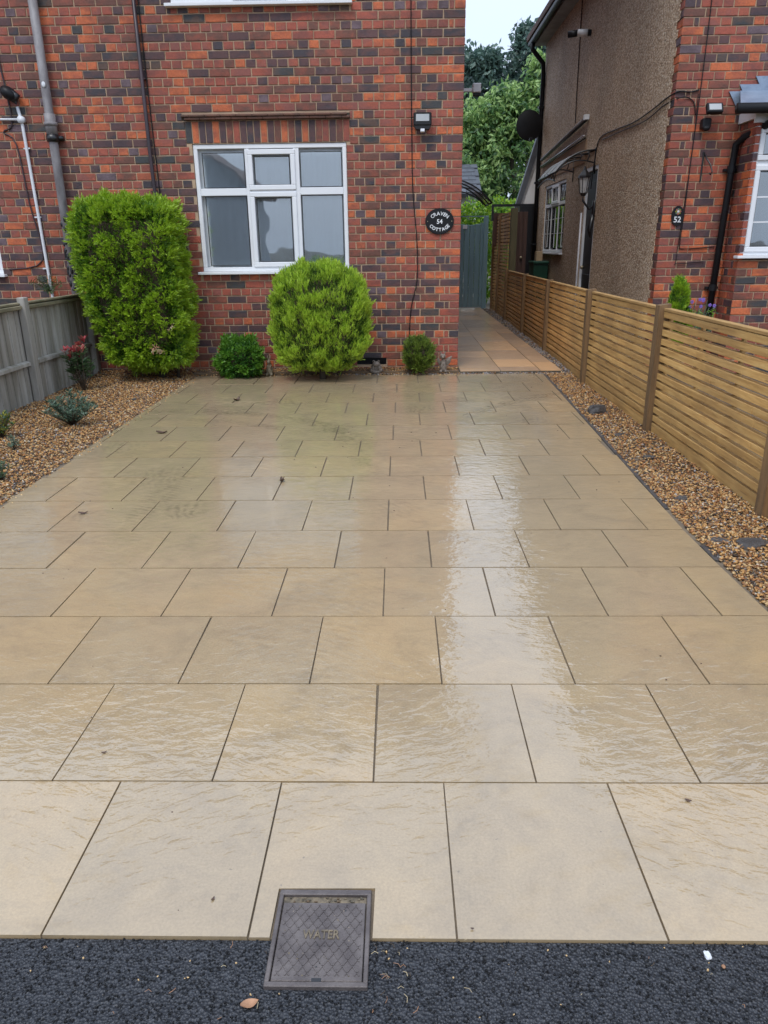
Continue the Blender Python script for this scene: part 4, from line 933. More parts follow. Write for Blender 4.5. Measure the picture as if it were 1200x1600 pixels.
# white-painted lean-to beyond
f = empty('outbuilding', 'white rendered gable with steep dark roof edge, squeezed between the tree and the pebbledash wall', 'outbuilding')
mb = MB(); mb.prism([(2.70, -.3), (4.6, -.3), (4.6, 6.2), (3.68, 5.35), (2.70, 2.22)], 18.0, 18.2, 'white_render'); mb.build('gable_wall', f)
mb = MB(); mb.prism([(2.58, 2.05), (2.68, 2.05), (3.67, 5.32), (4.6, 6.3), (4.6, 6.5), (3.56, 5.42)], 17.93, 18.12, 'slate'); mb.build('roof', f)
mb = MB(); mb.prism([(2.682, 2.12), (2.72, 2.12), (3.71, 5.32), (3.672, 5.325)], 17.94, 17.998, 'soffit_grey'); mb.build('bargeboard', f)

# ------------------------------------------------------------------ gate and fences
f = empty('side_gate', 'blue-green boarded gate closing the passage between the two houses', 'gate')
gx = .78; i = 0
while gx < 1.93:
    w_ = min(.118, 1.93-gx); t_ = (gx-.78)/1.15; zt = 1.90-.0*t_-.055*math.sin(math.pi*min(1, max(0, (t_-.35)/.65)))
    mb = MB(); mb.cbox((gx+.002, 17.90-.003*(i % 2), .05), (gx+w_-.002, 17.93, zt+random.uniform(-.003, .003)), 'gate_paint', .006); mb.build('board', f); gx += .12; i += 1
mb = MB(); mb.box((.78, 17.935, 1.55), (1.93, 17.98, 1.66), 'gate_paint'); mb.box((.78, 17.935, .35), (1.93, 17.98, .46), 'gate_paint'); mb.box((.70, 17.90, -.08), (.775, 18.0, 2.02), 'gate_paint'); mb.build('frame', f)
mb = MB(); mb.cbox((1.935, 17.86, -.08), (2.035, 17.96, 2.03), 'gate_paint', .006); mb.build('gate_post', f)
mb = MB(); mb.box((.78, 17.92, 2.01), (1.93, 17.95, 2.035), 'gate_paint'); mb.build('top_rail', f)
mb = MB(); mb.cbox((1.46, 17.885, 1.76), (1.56, 17.895, 1.84), 'white_plastic', .002); mb.build('sign_plate', f)

def fxp(y): return 1.965+max(0, y-8)*.017
f = empty('slatted_fence', 'pale brown horizontal slat fence stepping up to full height beside the passage', 'fence')
POSTS = [-.2, 1.80, 3.81, 5.79, 7.97, 10.42, 12.65, 15.05]
TALLP = [15.05, 16.55, 17.75]
for i, y in enumerate(POSTS+TALLP[1:]):
    tall = i >= len(POSTS)
    mb = MB(); x = fxp(y); lean = random.uniform(-.006, .006)
    zt = 2.03 if tall else .965+random.uniform(-.012, .012)
    if y == 15.05: zt = .96
    pts = [(x-.012, y-.045), (x+.075, y-.045), (x+.075, y+.045), (x-.012, y+.045)]
    vs = [(a, b, -.12) for a, b in pts]+[(a+lean, b, zt-(.012 if a < x else 0)) for a, b in pts]
    mb.add(vs, [(0, 3, 2, 1), (4, 5, 6, 7), (0, 1, 5, 4), (1, 2, 6, 5), (2, 3, 7, 6), (3, 0, 4, 7)], 'fence_post_wood'); mb.build('post', f)
mb = MB(); mb.cbox((2.13, 14.98, -.1), (2.255, 15.10, 2.06), 'olive_post', .006); mb.build('post', f)['label'] = 'thick olive-green post where the fence steps up'
SL = {}
def slat_mesh(L, h, v):
    key = (round(L, 2), h, v)
    if key not in SL:
        mb = MB(); rr = random.Random(v*13+int(L*10)); n = 3; e = [0]+sorted(rr.uniform(.12*L, .9*L) for _ in range(n))+[L]
        # a slat of finger-jointed lengths, each a hair thicker or thinner
        for k in range(len(e)-1):
            if e[k+1]-e[k] < .03: continue
            d = rr.uniform(-.0012, .0012); mb.cbox((-.009+d, e[k]-L/2+.0006, -h/2+d), (.032, e[k+1]-L/2-.0006, h/2+d*.5), 'slat_wood', .002)
        SL[key] = mb.mesh('slat')
    return SL[key]
def panel(ya, yb, ztop, cap=True, z_off=0):
    L = yb-ya-.094; yc = (ya+yb)/2; x = fxp(yc)+.038; ang = math.atan(.017) if yc > 8 else 0
    nb = 4 if L > 1.5 else 3
    mb = MB(); vs = [(x-.009, ya+.047, -.01), (x+.03, ya+.047, -.01), (x+.03, yb-.047, -.01), (x-.009, yb-.047, -.01)]
    vs = [(a+(b-yc)*math.tan(ang), b, c) for a, b, c in vs]; vs += [(a, b, .072) for a, b, c in vs]
    mb.add(vs, [(0, 3, 2, 1), (4, 5, 6, 7), (0, 1, 5, 4), (1, 2, 6, 5), (2, 3, 7, 6), (3, 0, 4, 7)], 'slat_wood'); P = mb.build('fence_panel', f)
    for k in range(nb):
        y = ya+.055+(L-.03)*k/(nb-1); xx = x+(y-yc)*math.tan(ang); mb = MB(); mb.box((xx+.0335, y-.018, -.02), (xx+.052, y+.018, ztop-.012), 'slat_wood'); mb.build('batten', P)
    pitch = .0655
    z = .112+z_off
    while z < ztop-.025:
        o = link('slat', slat_mesh(L, .0445, random.randrange(6)), P); o.location = (x+random.uniform(-.0015, .0015), yc, z+random.uniform(-.002, .002)); o.rotation_euler = (random.uniform(-.0018, .0018), 0, -ang)
        z += pitch
    if cap:
        mb = MB(); mb.cbox((-.014, -L/2, -.011), (.042, L/2, .009), 'rail_wood', .002); o = mb.build('top_rail', P); o.location = (x, yc, z-pitch+.0375); o.rotation_euler.z = -ang
for i in range(len(POSTS)-1): panel(POSTS[i], POSTS[i+1], .935+random.uniform(-.006, .006))
panel(15.10, 16.55, 1.99); panel(16.55, 17.75, 1.985)

# left fence: featheredge boards between posts, rails on this side
f = empty('board_fence', 'weathered grey vertical-board fence with one slanting post, left of the gravel bed', 'fence')
LX = -3.625
def lfx(y): return LX-.02*max(0, y-7.2)
y = 1.9; i = 0
while y < 8.84:
    w_ = random.uniform(.105, .13); w_ = min(w_, 8.85-y)
    x = lfx(y); mb = MB(); a = .005; zt = .885+random.uniform(-.004, .004)
    vs = [(x, y, -.06), (x-.006, y+w_-.002, -.06), (x-.02, y+w_-.002, -.06), (x-.02, y, -.06)]
    vs += [(p[0], p[1], zt) for p in vs]
    mb.add(vs, [(0, 3, 2, 1), (4, 5, 6, 7), (0, 1, 5, 4), (1, 2, 6, 5), (2, 3, 7, 6), (3, 0, 4, 7)], 'fence_grey'); mb.build('board', f); y += w_; i += 1
for yy in (1.35, 3.3, 5.27, 7.22, 8.82):
    mb = MB(); x = lfx(yy); mb.cbox((x+.004, yy-.045, -.1), (x+.075, yy+.045, .985 if yy < 8.5 else .93), 'fence_grey', .006); mb.build('post', f)
for a, b in ((1.40, 3.25), (3.35, 5.22), (5.32, 7.17), (7.27, 8.77)):
    for zl, h_, d_ in ((.865, .05, .045), (.335, .055, .038)):
        mb = MB(); xa, xb = lfx(a)+.003, lfx(b)+.003; dz = random.uniform(-.01, .01)
        vs = [(xa, a, zl), (xa+d_, a, zl+.012), (xa+d_, a, zl+h_-.012), (xa, a, zl+h_), (xb, b, zl+dz), (xb+d_, b, zl+.012+dz), (xb+d_, b, zl+h_-.012+dz), (xb, b, zl+h_+dz)]
        mb.add(vs, [(0, 1, 2, 3), (7, 6, 5, 4), (0, 4, 5, 1), (1, 5, 6, 2), (2, 6, 7, 3), (3, 7, 4, 0)], 'fence_grey' if zl < .5 else 'fence_grey_top'); mb.build('rail', f)
    mb = MB(); mb.cbox((lfx(a)-.035, a-.045, .918), (lfx(a)+.03, b+.045, .938), 'fence_grey_top', .004); mb.build('capping', f)

# side gate of 52 behind the tall panels
f = empty('garden_gate', 'tall black-framed gate with brown boards beside the pebbledash wall', 'gate')
mb = MB(); mb.box((2.02, 17.2, 2.185), (2.955, 17.26, 2.235), 'black_metal'); mb.box((2.02, 17.2, 1.9), (2.065, 17.26, 2.184), 'black_metal'); mb.box((2.62, 17.2, -.08), (2.955, 17.26, 2.184), 'black_metal'); mb.build('frame', f)
for k in range(4):
    mb = MB(); mb.cbox((2.275+k*.084, 16.0, .0), (2.357+k*.084, 16.03, 2.03), 'brown_door', .003); mb.build('board', f)
mb = MB(); mb.box((2.07, 17.22, 1.4), (2.44, 17.25, 2.06), 'brown_door'); mb.build('board', f)
mb = MB(); mb.ellipsoid((2.50, 15.96, 1.16), (.03, .03, .03), 'brass', 10, 8); mb.tube([(2.50, 15.96, 1.16), (2.50, 16.0, 1.16)], .015, 'brass', 8); mb.build('knob', f, True)
f = empty('wheelie_bin', 'dark green bin standing against the black gate frame', 'bin')
mb = MB(); vs = [(2.66, 15.3, 0), (2.90, 15.3, 0), (2.90, 15.7, 0), (2.66, 15.7, 0), (2.64, 15.2, 1.05), (2.92, 15.2, 1.05), (2.92, 15.75, 1.05), (2.64, 15.75, 1.05)]
mb.add(vs, [(0, 3, 2, 1), (4, 5, 6, 7), (0, 1, 5, 4), (1, 2, 6, 5), (2, 3, 7, 6), (3, 0, 4, 7)], 'green_bin'); mb.build('bin_body', f)
mb = MB(); mb.cbox((2.63, 15.17, 1.055), (2.93, 15.78, 1.10), 'green_bin', .01); mb.build('lid', f)
mb = MB(); mb.cbox((2.70, 15.3, 1.105), (2.82, 15.5, 1.28), 'cardboard', .004); tag(mb.build('cardboard_box'), 'small tan cardboard box standing on the dark green bin', 'box')

# ------------------------------------------------------------------ plants
def rot_frames(d, nrm=None):
    """unit direction d (N,3) -> right, normal frames with random roll"""
    N = len(d); r = rng.normal(size=(N, 3)) if nrm is None else nrm+rng.normal(scale=.25, size=(N, 3))
    a = np.cross(d, r); a /= np.linalg.norm(a, axis=1)[:, None]+1e-9; n = np.cross(a, d); return a, n
def leaves(name, P, D, L, W, mats, mi, parent, fold=.15, nrm=None, droop=0.0):
    """one leaf = kite of two triangles folded on the midrib, base at P, pointing along D"""
    N = len(P); D = D/(np.linalg.norm(D, axis=1)[:, None]+1e-9); A, Nn = rot_frames(D, nrm)
    L = np.broadcast_to(L, N)[:, None]; W = np.broadcast_to(W, N)[:, None]
    mid = P+D*L*.45+Nn*L*.0; tip = P+D*L; tip[:, 2] -= droop*L[:, 0]
    V = np.stack([P, mid+A*W*.5+Nn*W*fold, tip, mid-A*W*.5+Nn*W*fold], 1).reshape(-1, 3)
    o = (np.arange(N)*4)[:, None]; F = np.concatenate([o+np.array([[0, 1, 2]]), o+np.array([[0, 2, 3]])], 1).reshape(-1, 3)
    return np_mesh(name, V, F, mats, np.repeat(mi, 2), parent, 3)
def sprays(P, D, n, L, spread=.7, plane=None):
    """expand each spray point to n leaflets fanned in a plane; returns positions, directions, index"""
    N = len(P); D = D/(np.linalg.norm(D, axis=1)[:, None]+1e-9); A, Nn = rot_frames(D, plane)
    t = np.linspace(0, 1, n); PP = []; DD = []
    for k in range(n):
        side_ = (1 if k % 2 else -1)*(0 if k == n-1 else 1); u = t[k]
        PP.append(P+D*L[:, None]*u*.8); DD.append(D*(1-.25*spread)+A*side_*spread*(1-u*.3)+Nn*rng.normal(scale=.12, size=(N, 1)))
    idx = np.tile(np.arange(N), n); return np.concatenate(PP), np.concatenate(DD), idx
def nz(P, s, seed=0.0):
    return np.array([noise.noise(Vector((p[0]*s+seed, p[1]*s, p[2]*s))) for p in P])
def shell(surf, n, seed, bump=.1, bs=3.5, depth=.10, core=None):
    """points just under a bumpy closed surface. surf(n)->(P, normal)"""
    P, Nn = surf(n); b = nz(P, bs, seed); b2 = nz(P, bs*2.7, seed+5)
    din = -np.abs(rng.exponential(depth*.45, n)).clip(0, depth*2.2)
    off = bump*b*1.2+bump*.45*b2+din
    return P+Nn*off[:, None], Nn, b+.5*b2, din
def super_surf(c, h, e=2.6, narrow=None):
    def s(n):
        v = rng.normal(size=(n, 3)); v /= np.linalg.norm(v, axis=1)[:, None]
        k = (np.abs(v)**e).sum(1)**(-1/e); p = v*k[:, None]; nn = np.sign(p)*np.abs(p)**(e-1)/np.array(h); nn /= np.linalg.norm(nn, axis=1)[:, None]
        P = p*np.array(h)
        if narrow: P = narrow(P)
        return P+np.array(c), nn
    return s
def choose(val, cuts, N):
    """three tones from a clump value plus scatter"""
    v = val+rng.normal(scale=.16, size=N); return np.where(v > cuts[0], 0, np.where(v > cuts[1], 1, 2))
def core_mesh(root, surf, shrink, c, mat='twig'):  # closed dark hull added inside: paints the bush's inner shade, stops see-through
    P, _ = surf(900); P = (P-np.array(c))*shrink+np.array(c)
    bm = bmesh.new(); [bm.verts.new(p) for p in P]; bmesh.ops.convex_hull(bm, input=bm.verts)
    for v in [v for v in bm.verts if not v.link_faces]: bm.verts.remove(v)
    me = bpy.data.meshes.new('shade_core'); bm.to_mesh(me); bm.free(); me.materials.append(MATS[mat]); return link('shade_core', me, root)
def bush(name, label, c, h, nspray, tones, e=2.4, narrow=None, up=.3, L=.05, leafw=.3, nl=5, bump=.08, bs=3.5, depth=.10, shrink=.82, seed=1, stems=None, group=None, outw=1.0, droop=0, spread=.7, bias=(.10, -.22)):
    root = empty(name, label, 'shrub', group); sf = super_surf(c, h, e, narrow)
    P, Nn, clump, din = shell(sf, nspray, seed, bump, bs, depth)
    keep = P[:, 2] > .03; P, Nn, clump, din = P[keep], Nn[keep], clump[keep], din[keep]
    N = len(P); D = Nn*outw+np.array([0, 0, up])+rng.normal(scale=.38, size=(N, 3))
    Ls = rng.uniform(.7, 1.35, N)*L*(1+.5*np.clip(clump, -.5, .8))
    pp, dd, ix = sprays(P, D, nl, Ls, spread)
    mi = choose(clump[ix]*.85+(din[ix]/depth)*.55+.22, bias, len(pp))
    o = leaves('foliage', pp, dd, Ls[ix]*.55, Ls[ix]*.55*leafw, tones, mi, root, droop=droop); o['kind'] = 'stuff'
    core_mesh(root, sf, shrink, c)
    if stems:
        mb = MB()
        for s in stems: mb.tube(s[0], s[1], 'bark', 7)
        mb.build('stem', root, True)
    return root
# the tall clipped bush by the pipe: boxy, leaning in towards its foot on the left
def nar(P):
    z = (P[:, 2]+.90)/1.8; t = np.clip((.62-z)/.62, 0, 1)
    P = P.copy(); P[:, 0] = P[:, 0]*(1-.20*t**1.3)+.13*t**1.3; P[:, 1] *= 1-.25*t; return P
HC = (-2.90, 8.42, 1.03)
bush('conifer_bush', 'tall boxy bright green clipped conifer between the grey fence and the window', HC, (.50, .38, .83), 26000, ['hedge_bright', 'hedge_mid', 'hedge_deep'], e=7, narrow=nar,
     up=.35, L=.050, leafw=.34, nl=7, bump=.075, bs=8.5, depth=.09, shrink=.80, seed=3.3, stems=[([(-2.75, 8.55, -.05), (-2.78, 8.52, .6), (-2.85, 8.45, 1.3)], [.045, .035, .02]), ([(-2.55, 8.5, -.03), (-2.5, 8.4, .5)], [.02, .012])])
f = [o for o in sc.objects if o.name == 'conifer_bush'][0]
for (x, z, n_) in ((-2.42, .62, 18), (-2.62, .40, 40), (-2.58, .38, 30)):
    P = np.array([[x, 8.0, z]])+rng.normal(scale=.022, size=(n_, 3)); leaves('dead_foliage', P, rng.normal(size=(n_, 3))+[0, -.6, -.3], .035, .012, ['leaf_dry', 'straw'], rng.integers(0, 2, n_), f)['kind'] = 'stuff'
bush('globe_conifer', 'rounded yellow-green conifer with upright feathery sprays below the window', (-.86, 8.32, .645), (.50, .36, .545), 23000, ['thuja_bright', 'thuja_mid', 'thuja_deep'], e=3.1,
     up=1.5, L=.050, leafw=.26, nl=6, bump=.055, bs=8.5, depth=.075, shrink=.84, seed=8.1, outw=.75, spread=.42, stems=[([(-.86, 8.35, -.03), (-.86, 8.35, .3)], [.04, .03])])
bush('box_shrub', 'low spreading dark green shrub beside the stone rabbit', (-1.82, 8.52, .20), (.225, .17, .185), 2600, ['box_bright', 'box_mid', 'box_deep'], up=.5, L=.05, leafw=.55, nl=6, bump=.04, bs=9, depth=.05, seed=4, spread=.9)
bush('ball_shrub', 'small round clipped olive green shrub near the house corner', (.225, 8.60, .225), (.145, .135, .17), 2400, ['olive_bright', 'olive_mid', 'olive_deep'], up=1.2, L=.045, leafw=.3, nl=6, bump=.02, bs=12, depth=.035, seed=14, spread=.5)
bush('conifer_tip', 'small lime green conifer poking above the slatted fence', (2.93, 8.05, .62), (.13, .12, .42), 2600, ['hedge_bright', 'hedge_mid', 'hedge_deep'], e=1.35, up=1.6, L=.05, leafw=.28, nl=6, bump=.02, bs=9, depth=.03, seed=21, spread=.45)
# purple flowers beside it
f = empty('flowering_plant', 'thin stems with small purple flowers beside the lime conifer', 'plant')
mb = MB()
for k in range(9):
    a = random.uniform(-.10, .16); b = random.uniform(-.05, .05); mb.tube([(3.12+a*.3, 8.1+b*.3, .3), (3.12+a*.8, 8.1+b, .62), (3.12+a*1.2, 8.1+b, .74+random.uniform(0, .10))], .0035, 'grey_leaf', 4)
mb.build('stem', f)
for k in range(11):
    c = Vector((3.13+random.uniform(-.13, .2), 8.1+random.uniform(-.06, .06), .74+random.uniform(0, .11))); mb = MB()
    for q in range(5):
        a = 2*math.pi*q/5; mb.ellipsoid(c+Vector((.011*math.cos(a), -.003, .011*math.sin(a))), (.009, .003, .009), 'petal', 6, 4)
    mb.build('flower', f)
P = np.stack([rng.uniform(3.0, 3.35, 150), rng.uniform(8.0, 8.2, 150), rng.uniform(.5, .74, 150)], 1)
leaves('foliage', P, rng.normal(size=(150, 3))+[0, 0, .8], .06, .015, ['grey_leaf', 'hedge_mid'], rng.integers(0, 2, 150), f)['kind'] = 'stuff'
# photinia: red young leaves over green, every leaf its own object
def leaf_mesh(mat, L=1., W=.34):
    mb = MB(); vs = [(0, 0, 0), (.22, W*.38, .04), (.55, W*.5, .05), (.82, W*.28, .01), (1, 0, -.04), (.82, -W*.28, .01), (.55, -W*.5, .05), (.22, -W*.38, .04), (.3, 0, 0), (.62, 0, -.005)]
    mb.add(vs, [(0, 8, 1), (0, 7, 8), (1, 8, 9, 2), (8, 7, 6, 9), (2, 9, 3), (9, 6, 5), (3, 9, 4), (9, 5, 4)], mat); return mb.mesh('leaf')
LM = {m: leaf_mesh(m) for m in ('photinia_red', 'photinia_pink', 'photinia_green', 'grey_leaf')}
def put_leaf(parent, p, d, L, mat, name='leaf'):
    o = link(name, LM[mat], parent); d = d.normalized(); q = d.to_track_quat('X', 'Z') @ Matrix.Rotation(random.uniform(-.5, .5), 4, 'X').to_quaternion()
    o.matrix_world = Matrix.LocRotScale(p, q, (L, L, L)); return o
f = empty('photinia', 'young shrub with red leaf tips and green lower leaves against the grey fence', 'shrub')
pc = Vector((-3.33, 7.72, 0)); mb = MB(); ends = []
for k in range(16):
    a = random.uniform(0, 2*math.pi); r_ = random.uniform(.04, .25); h = random.uniform(.34, .54)*(1 if k < 11 else .65)
    e = pc+Vector((r_*math.cos(a), r_*math.sin(a)*.7, h)); m_ = pc+Vector((r_*.65*math.cos(a), r_*.5*math.sin(a), h*.42)); mb.tube([pc, m_, e], [.006, .005, .003], 'twig', 5); ends.append((m_, e, k))
mb.build('stem', f, True)
for m_, e, k in ends:
    for q in range(30):
        t = random.random()**.8; p = m_.lerp(e, t); a = random.uniform(0, 6.28); top = t > .76 and k < 11
        d = Vector((math.cos(a), math.sin(a), .45 if not top else 1.1)); put_leaf(f, p, d, random.uniform(.05, .088), random.choice(['photinia_red', 'photinia_pink', 'photinia_red']) if top else 'photinia_green')
def twiggy(label, c, rad, h, n, tones, leaf, name='low_shrub', per=26):
    f = empty(name, label, 'shrub'); c = Vector(c); mb = MB(); P = []; D = []
    for k in range(n):
        a = random.uniform(0, 6.28); r_ = rad*math.sqrt(random.random()); hh = h*(1-.55*(r_/rad)**2)*random.uniform(.7, 1.1)
        e = c+Vector((r_*math.cos(a), r_*math.sin(a)*.7, hh)); m_ = c+Vector((r_*.55*math.cos(a), r_*.4*math.sin(a), hh*.55)); mb.tube([c, m_, e], [.004, .003, .002], 'twig', 4)
        for q in range(per):
            t = random.random()**.7; P.append(tuple(m_.lerp(e, t) if random.random() < .75 else c.lerp(m_, .3+.7*t))); aa = random.uniform(0, 6.28); D.append((math.cos(aa), math.sin(aa), .7))
    mb.build('stem', f, True); N = len(P)
    leaves('foliage', np.array(P), np.array(D), rng.uniform(.7, 1.2, N)*leaf, rng.uniform(.7, 1.2, N)*leaf*.26, tones, rng.integers(0, len(tones), N), f)['kind'] = 'stuff'; return f
twiggy('low grey-green shrub spreading over the gravel in front of the red-tipped one', (-2.78, 6.10, 0), .25, .29, 50, ['grey_leaf', 'grey_leaf_deep', 'grey_leaf_pale', 'grey_leaf'], .045)
twiggy('small yellow-green plant at the left edge of the gravel, beside the grey fence', tuple(ground_at(4, 684)), .14, .24, 20, ['yellow_leaf', 'moss', 'grey_leaf'], .04)
twiggy('tiny grey-green seedling on the gravel near the left edge', tuple(ground_at(22, 703)), .06, .10, 8, ['grey_leaf', 'grey_leaf_pale'], .03, per=14)
twiggy('small dark tuft on the gravel at the left edge, close to the paving', tuple(ground_at(3, 750)), .09, .13, 10, ['grey_leaf_deep', 'photinia_green'], .035, per=18)
f = empty('fern', 'small dark green fern growing on the brickwork just above the grey fence', 'fern')
mb = MB(); P = []; D = []
for k in range(6):
    a = R(20+k*26); c0 = Vector((-4.05, WY-.05, .95)); e = c0+Vector((.20*math.cos(a), -.08, .05+.14*math.sin(a))); mb.tube([c0, (c0+e)/2+Vector((0, 0, .02)), e], .003, 'moss', 4)
    for q in range(22):
        P.append(tuple(c0.lerp(e, q/21))); sg = 1 if q % 2 else -1; D.append((-math.sin(a)*sg, -.2, math.cos(a)*sg))
mb.build('stem', f); leaves('frond', np.array(P), np.array(D), .04, .012, ['moss', 'box_deep'], rng.integers(0, 2, len(P)), f)['kind'] = 'stuff'

# ------------------------------------------------------------------ garden figures
def figure(name, label, parts, mat, vox=.006, cat='ornament', limbs=()):
    mb = MB()
    for c, r, rx, rz in parts: mb.ellipsoid((0, 0, 0), r, mat, 14, 10, Matrix.Translation(c) @ Matrix.Rotation(R(rx), 4, 'X') @ Matrix.Rotation(R(rz), 4, 'Y'))
    for pts, r in limbs: mb.tube(pts, r, mat, 8)
    o = mb.build('tmp'); md = o.modifiers.new('r', 'REMESH'); md.mode = 'VOXEL'; md.voxel_size = vox; md.use_smooth_shade = True
    sm = o.modifiers.new('s', 'SMOOTH'); sm.iterations = 2
    dg = bpy.context.evaluated_depsgraph_get(); me = bpy.data.meshes.new_from_object(o.evaluated_get(dg)); me.name = name
    bpy.data.objects.remove(o); me.materials.clear(); me.materials.append(MATS[mat]); me.polygons.foreach_set('material_index', [0]*len(me.polygons)); return tag(link(name, me), label, cat)
x, y = -1.505, 8.60
r0 = figure('rabbit_figurine', 'pale stone rabbit sitting upright beside the low dark shrub', [((x, y, .055), (.042, .045, .055), 0, 0), ((x, y-.008, .105), (.031, .031, .048), 0, 0), ((x-.002, y-.018, .158), (.024, .032, .026), -12, 0),
   ((x-.013, y+.002, .205), (.0085, .006, .038), 8, -8), ((x+.012, y+.004, .203), (.0085, .006, .036), 10, 10), ((x-.026, y-.035, .018), (.017, .034, .018), 0, 0), ((x+.026, y-.035, .018), (.017, .034, .018), 0, 0),
   ((x-.02, y-.036, .095), (.009, .010, .032), 14, 0), ((x+.02, y-.036, .095), (.009, .010, .032), 14, 0), ((x, y-.047, .152), (.010, .008, .008), 0, 0), ((x, y+.045, .03), (.016, .014, .014), 0, 0)], 'rabbit_stone', .004)
mb = MB(); [mb.ellipsoid((x+s*.019, y-.034, .166), (.0035, .004, .004), 'black_plastic', 6, 4) for s in (-1, 1)]; mb.build('eyes', r0)
x, y = -.265, 8.68
r1 = figure('frog_figurine', 'squat dark stone animal figure by the black air vent', [((x, y, .075), (.062, .05, .05), 0, 0), ((x, y-.03, .115), (.046, .036, .034), 0, 0), ((x-.028, y-.035, .148), (.016, .014, .015), 0, 0), ((x+.028, y-.035, .148), (.016, .014, .015), 0, 0),
   ((x-.055, y-.03, .045), (.022, .045, .028), 0, 0), ((x+.055, y-.03, .045), (.022, .045, .028), 0, 0), ((x-.035, y-.06, .06), (.010, .012, .045), 10, 0), ((x+.035, y-.06, .06), (.010, .012, .045), 10, 0), ((x, y-.02, .025), (.075, .06, .02), 0, 0)], 'stone_statue', .0045)
mb = MB(); [mb.ellipsoid((x+s*.028, y-.048, .150), (.006, .004, .006), 'black_plastic', 6, 4) for s in (-1, 1)]; mb.build('eyes', r1)
x, y = .515, 8.66
r2 = figure('winged_cat_figurine', 'stone winged cat figure sitting at the brick corner', [((x, y, .065), (.042, .042, .045), 0, 0), ((x, y-.006, .12), (.030, .028, .055), 0, 0), ((x-.006, y-.018, .200), (.036, .030, .028), 0, 0), ((x-.03, y-.012, .235), (.009, .007, .022), 0, -18), ((x+.018, y-.012, .237), (.009, .007, .022), 0, 18),
   ((x-.006, y-.046, .192), (.014, .010, .010), 0, 0), ((x-.018, y-.036, .075), (.010, .012, .05), 4, 0), ((x+.018, y-.036, .075), (.010, .012, .05), 4, 0), ((x-.03, y-.03, .028), (.018, .036, .018), 0, 0), ((x+.03, y-.03, .028), (.018, .036, .018), 0, 0),
   ((x+.055, y+.02, .135), (.034, .008, .055), 0, 28), ((x+.075, y+.02, .165), (.016, .007, .045), 0, 40), ((x-.045, y+.022, .13), (.022, .008, .05), 0, -22)], 'stone_statue', .0045, limbs=[([(x+.03, y+.02, .03), (x+.065, y, .022), (x+.06, y-.035, .02)], .009)])
mb = MB(); [mb.ellipsoid((x-.006+s*.014, y-.045, .206), (.004, .004, .005), 'black_plastic', 6, 4) for s in (-1, 1)]; mb.build('eyes', r2)
def rock(name, label, c, r, seed, rot=0, cat='stone', group=None, mat='dark_stone'):
    bm = bmesh.new(); bmesh.ops.create_icosphere(bm, subdivisions=3, radius=1)
    for v in bm.verts:
        p = v.co.copy(); v.co *= 1+.30*noise.noise(p*1.3+Vector((seed, 0, 0)))+.12*noise.noise(p*3.1+Vector((0, seed, 0)))
        v.co.x *= r[0]; v.co.y *= r[1]; v.co.z = max(-.25, min(.62, v.co.z))*r[2]
    me = bpy.data.meshes.new(name); bm.to_mesh(me); bm.free(); me.materials.append(MATS[mat]); o = link(name, me); o.location = c; o.rotation_euler.z = rot; return tag(o, label, cat, group)
rock('stone', 'largest dark wet stone on the gravel, nearest the second fence post', (1.745, 6.45, .02), (.085, .05, .075), 1.2, .3)
rock('slate_piece', 'thin dark slate lying on the gravel just in front of the largest stone', (1.715, 5.63, .0), (.045, .035, .018), 3.4, .8)
rock('slate_piece', 'thin flat slate lying mid-strip on the gravel between the fence posts', (1.74, 5.0, -.002), (.05, .03, .016), 5.1, -.3)
rock('stone', 'small round dark stone near the paving edge, on the right gravel strip', (1.635, 4.08, .0), (.032, .028, .03), 7.7)
rock('slate_piece', 'broad greenish slate at the right edge of the picture below the nearest fence post', (1.74, 3.40, .0), (.085, .06, .024), 2.2, .4)
rock('slate_piece', 'narrow dark slate between the paving edge and the broad greenish slate', (1.60, 3.45, -.002), (.05, .03, .016), 9.2, -.5)
rock('stone', 'small black stone on the orange gravel in front of the tall bush', (-2.62, 7.18, .004), (.022, .018, .018), 4.4)

# ------------------------------------------------------------------ water cover
f = empty('water_cover', 'dark iron stopcock cover with raised WATER lettering, set between paving and asphalt', 'cover')
x0, x1, y0, y1 = CV; CM = Matrix.Translation((0, 0, 0))
def sk(x, y): return (x+(y-y0)*-.004*0, y)
mb = MB(); t_ = .011
mb.cbox((x0, y0, -.05), (x1, y0+t_, .003), 'cover_iron', .0015); mb.cbox((x0, y1-t_*1.3, -.05), (x1, y1, .003), 'cover_iron', .0015); mb.cbox((x0, y0+t_, -.05), (x0+t_*.9, y1-t_*1.3, .003), 'cover_iron', .0015); mb.cbox((x1-t_*.9, y0+t_, -.05), (x1, y1-t_*1.3, .003), 'cover_iron', .0015)
mb.build('cover_frame', f)
lx0, lx1, ly0, ly1 = x0+t_+.001, x1-t_-.001, y0+t_+.003, y1-.034
mb = MB(); mb.cbox((lx0, ly0, -.02), (lx1, ly1, 0.0), 'cover_iron', .0015); lid = mb.build('lid', f)
mb = MB(); mb.box((x0+t_, y1-.034+.002, -.02), (x1-t_, y1-t_*1.3-.001, -.005), 'cover_dirt')
for k in range(26): mb.ellipsoid((random.uniform(x0+.02, x1-.02), random.uniform(y1-.030, y1-.017), -.003), (random.uniform(.002, .005), .002, .0025), random.choice(['cover_dirt', 'mortar_dark', 'mortar_dark', 'path_soil']), 5, 4)
mb.build('hinge_slot', f)
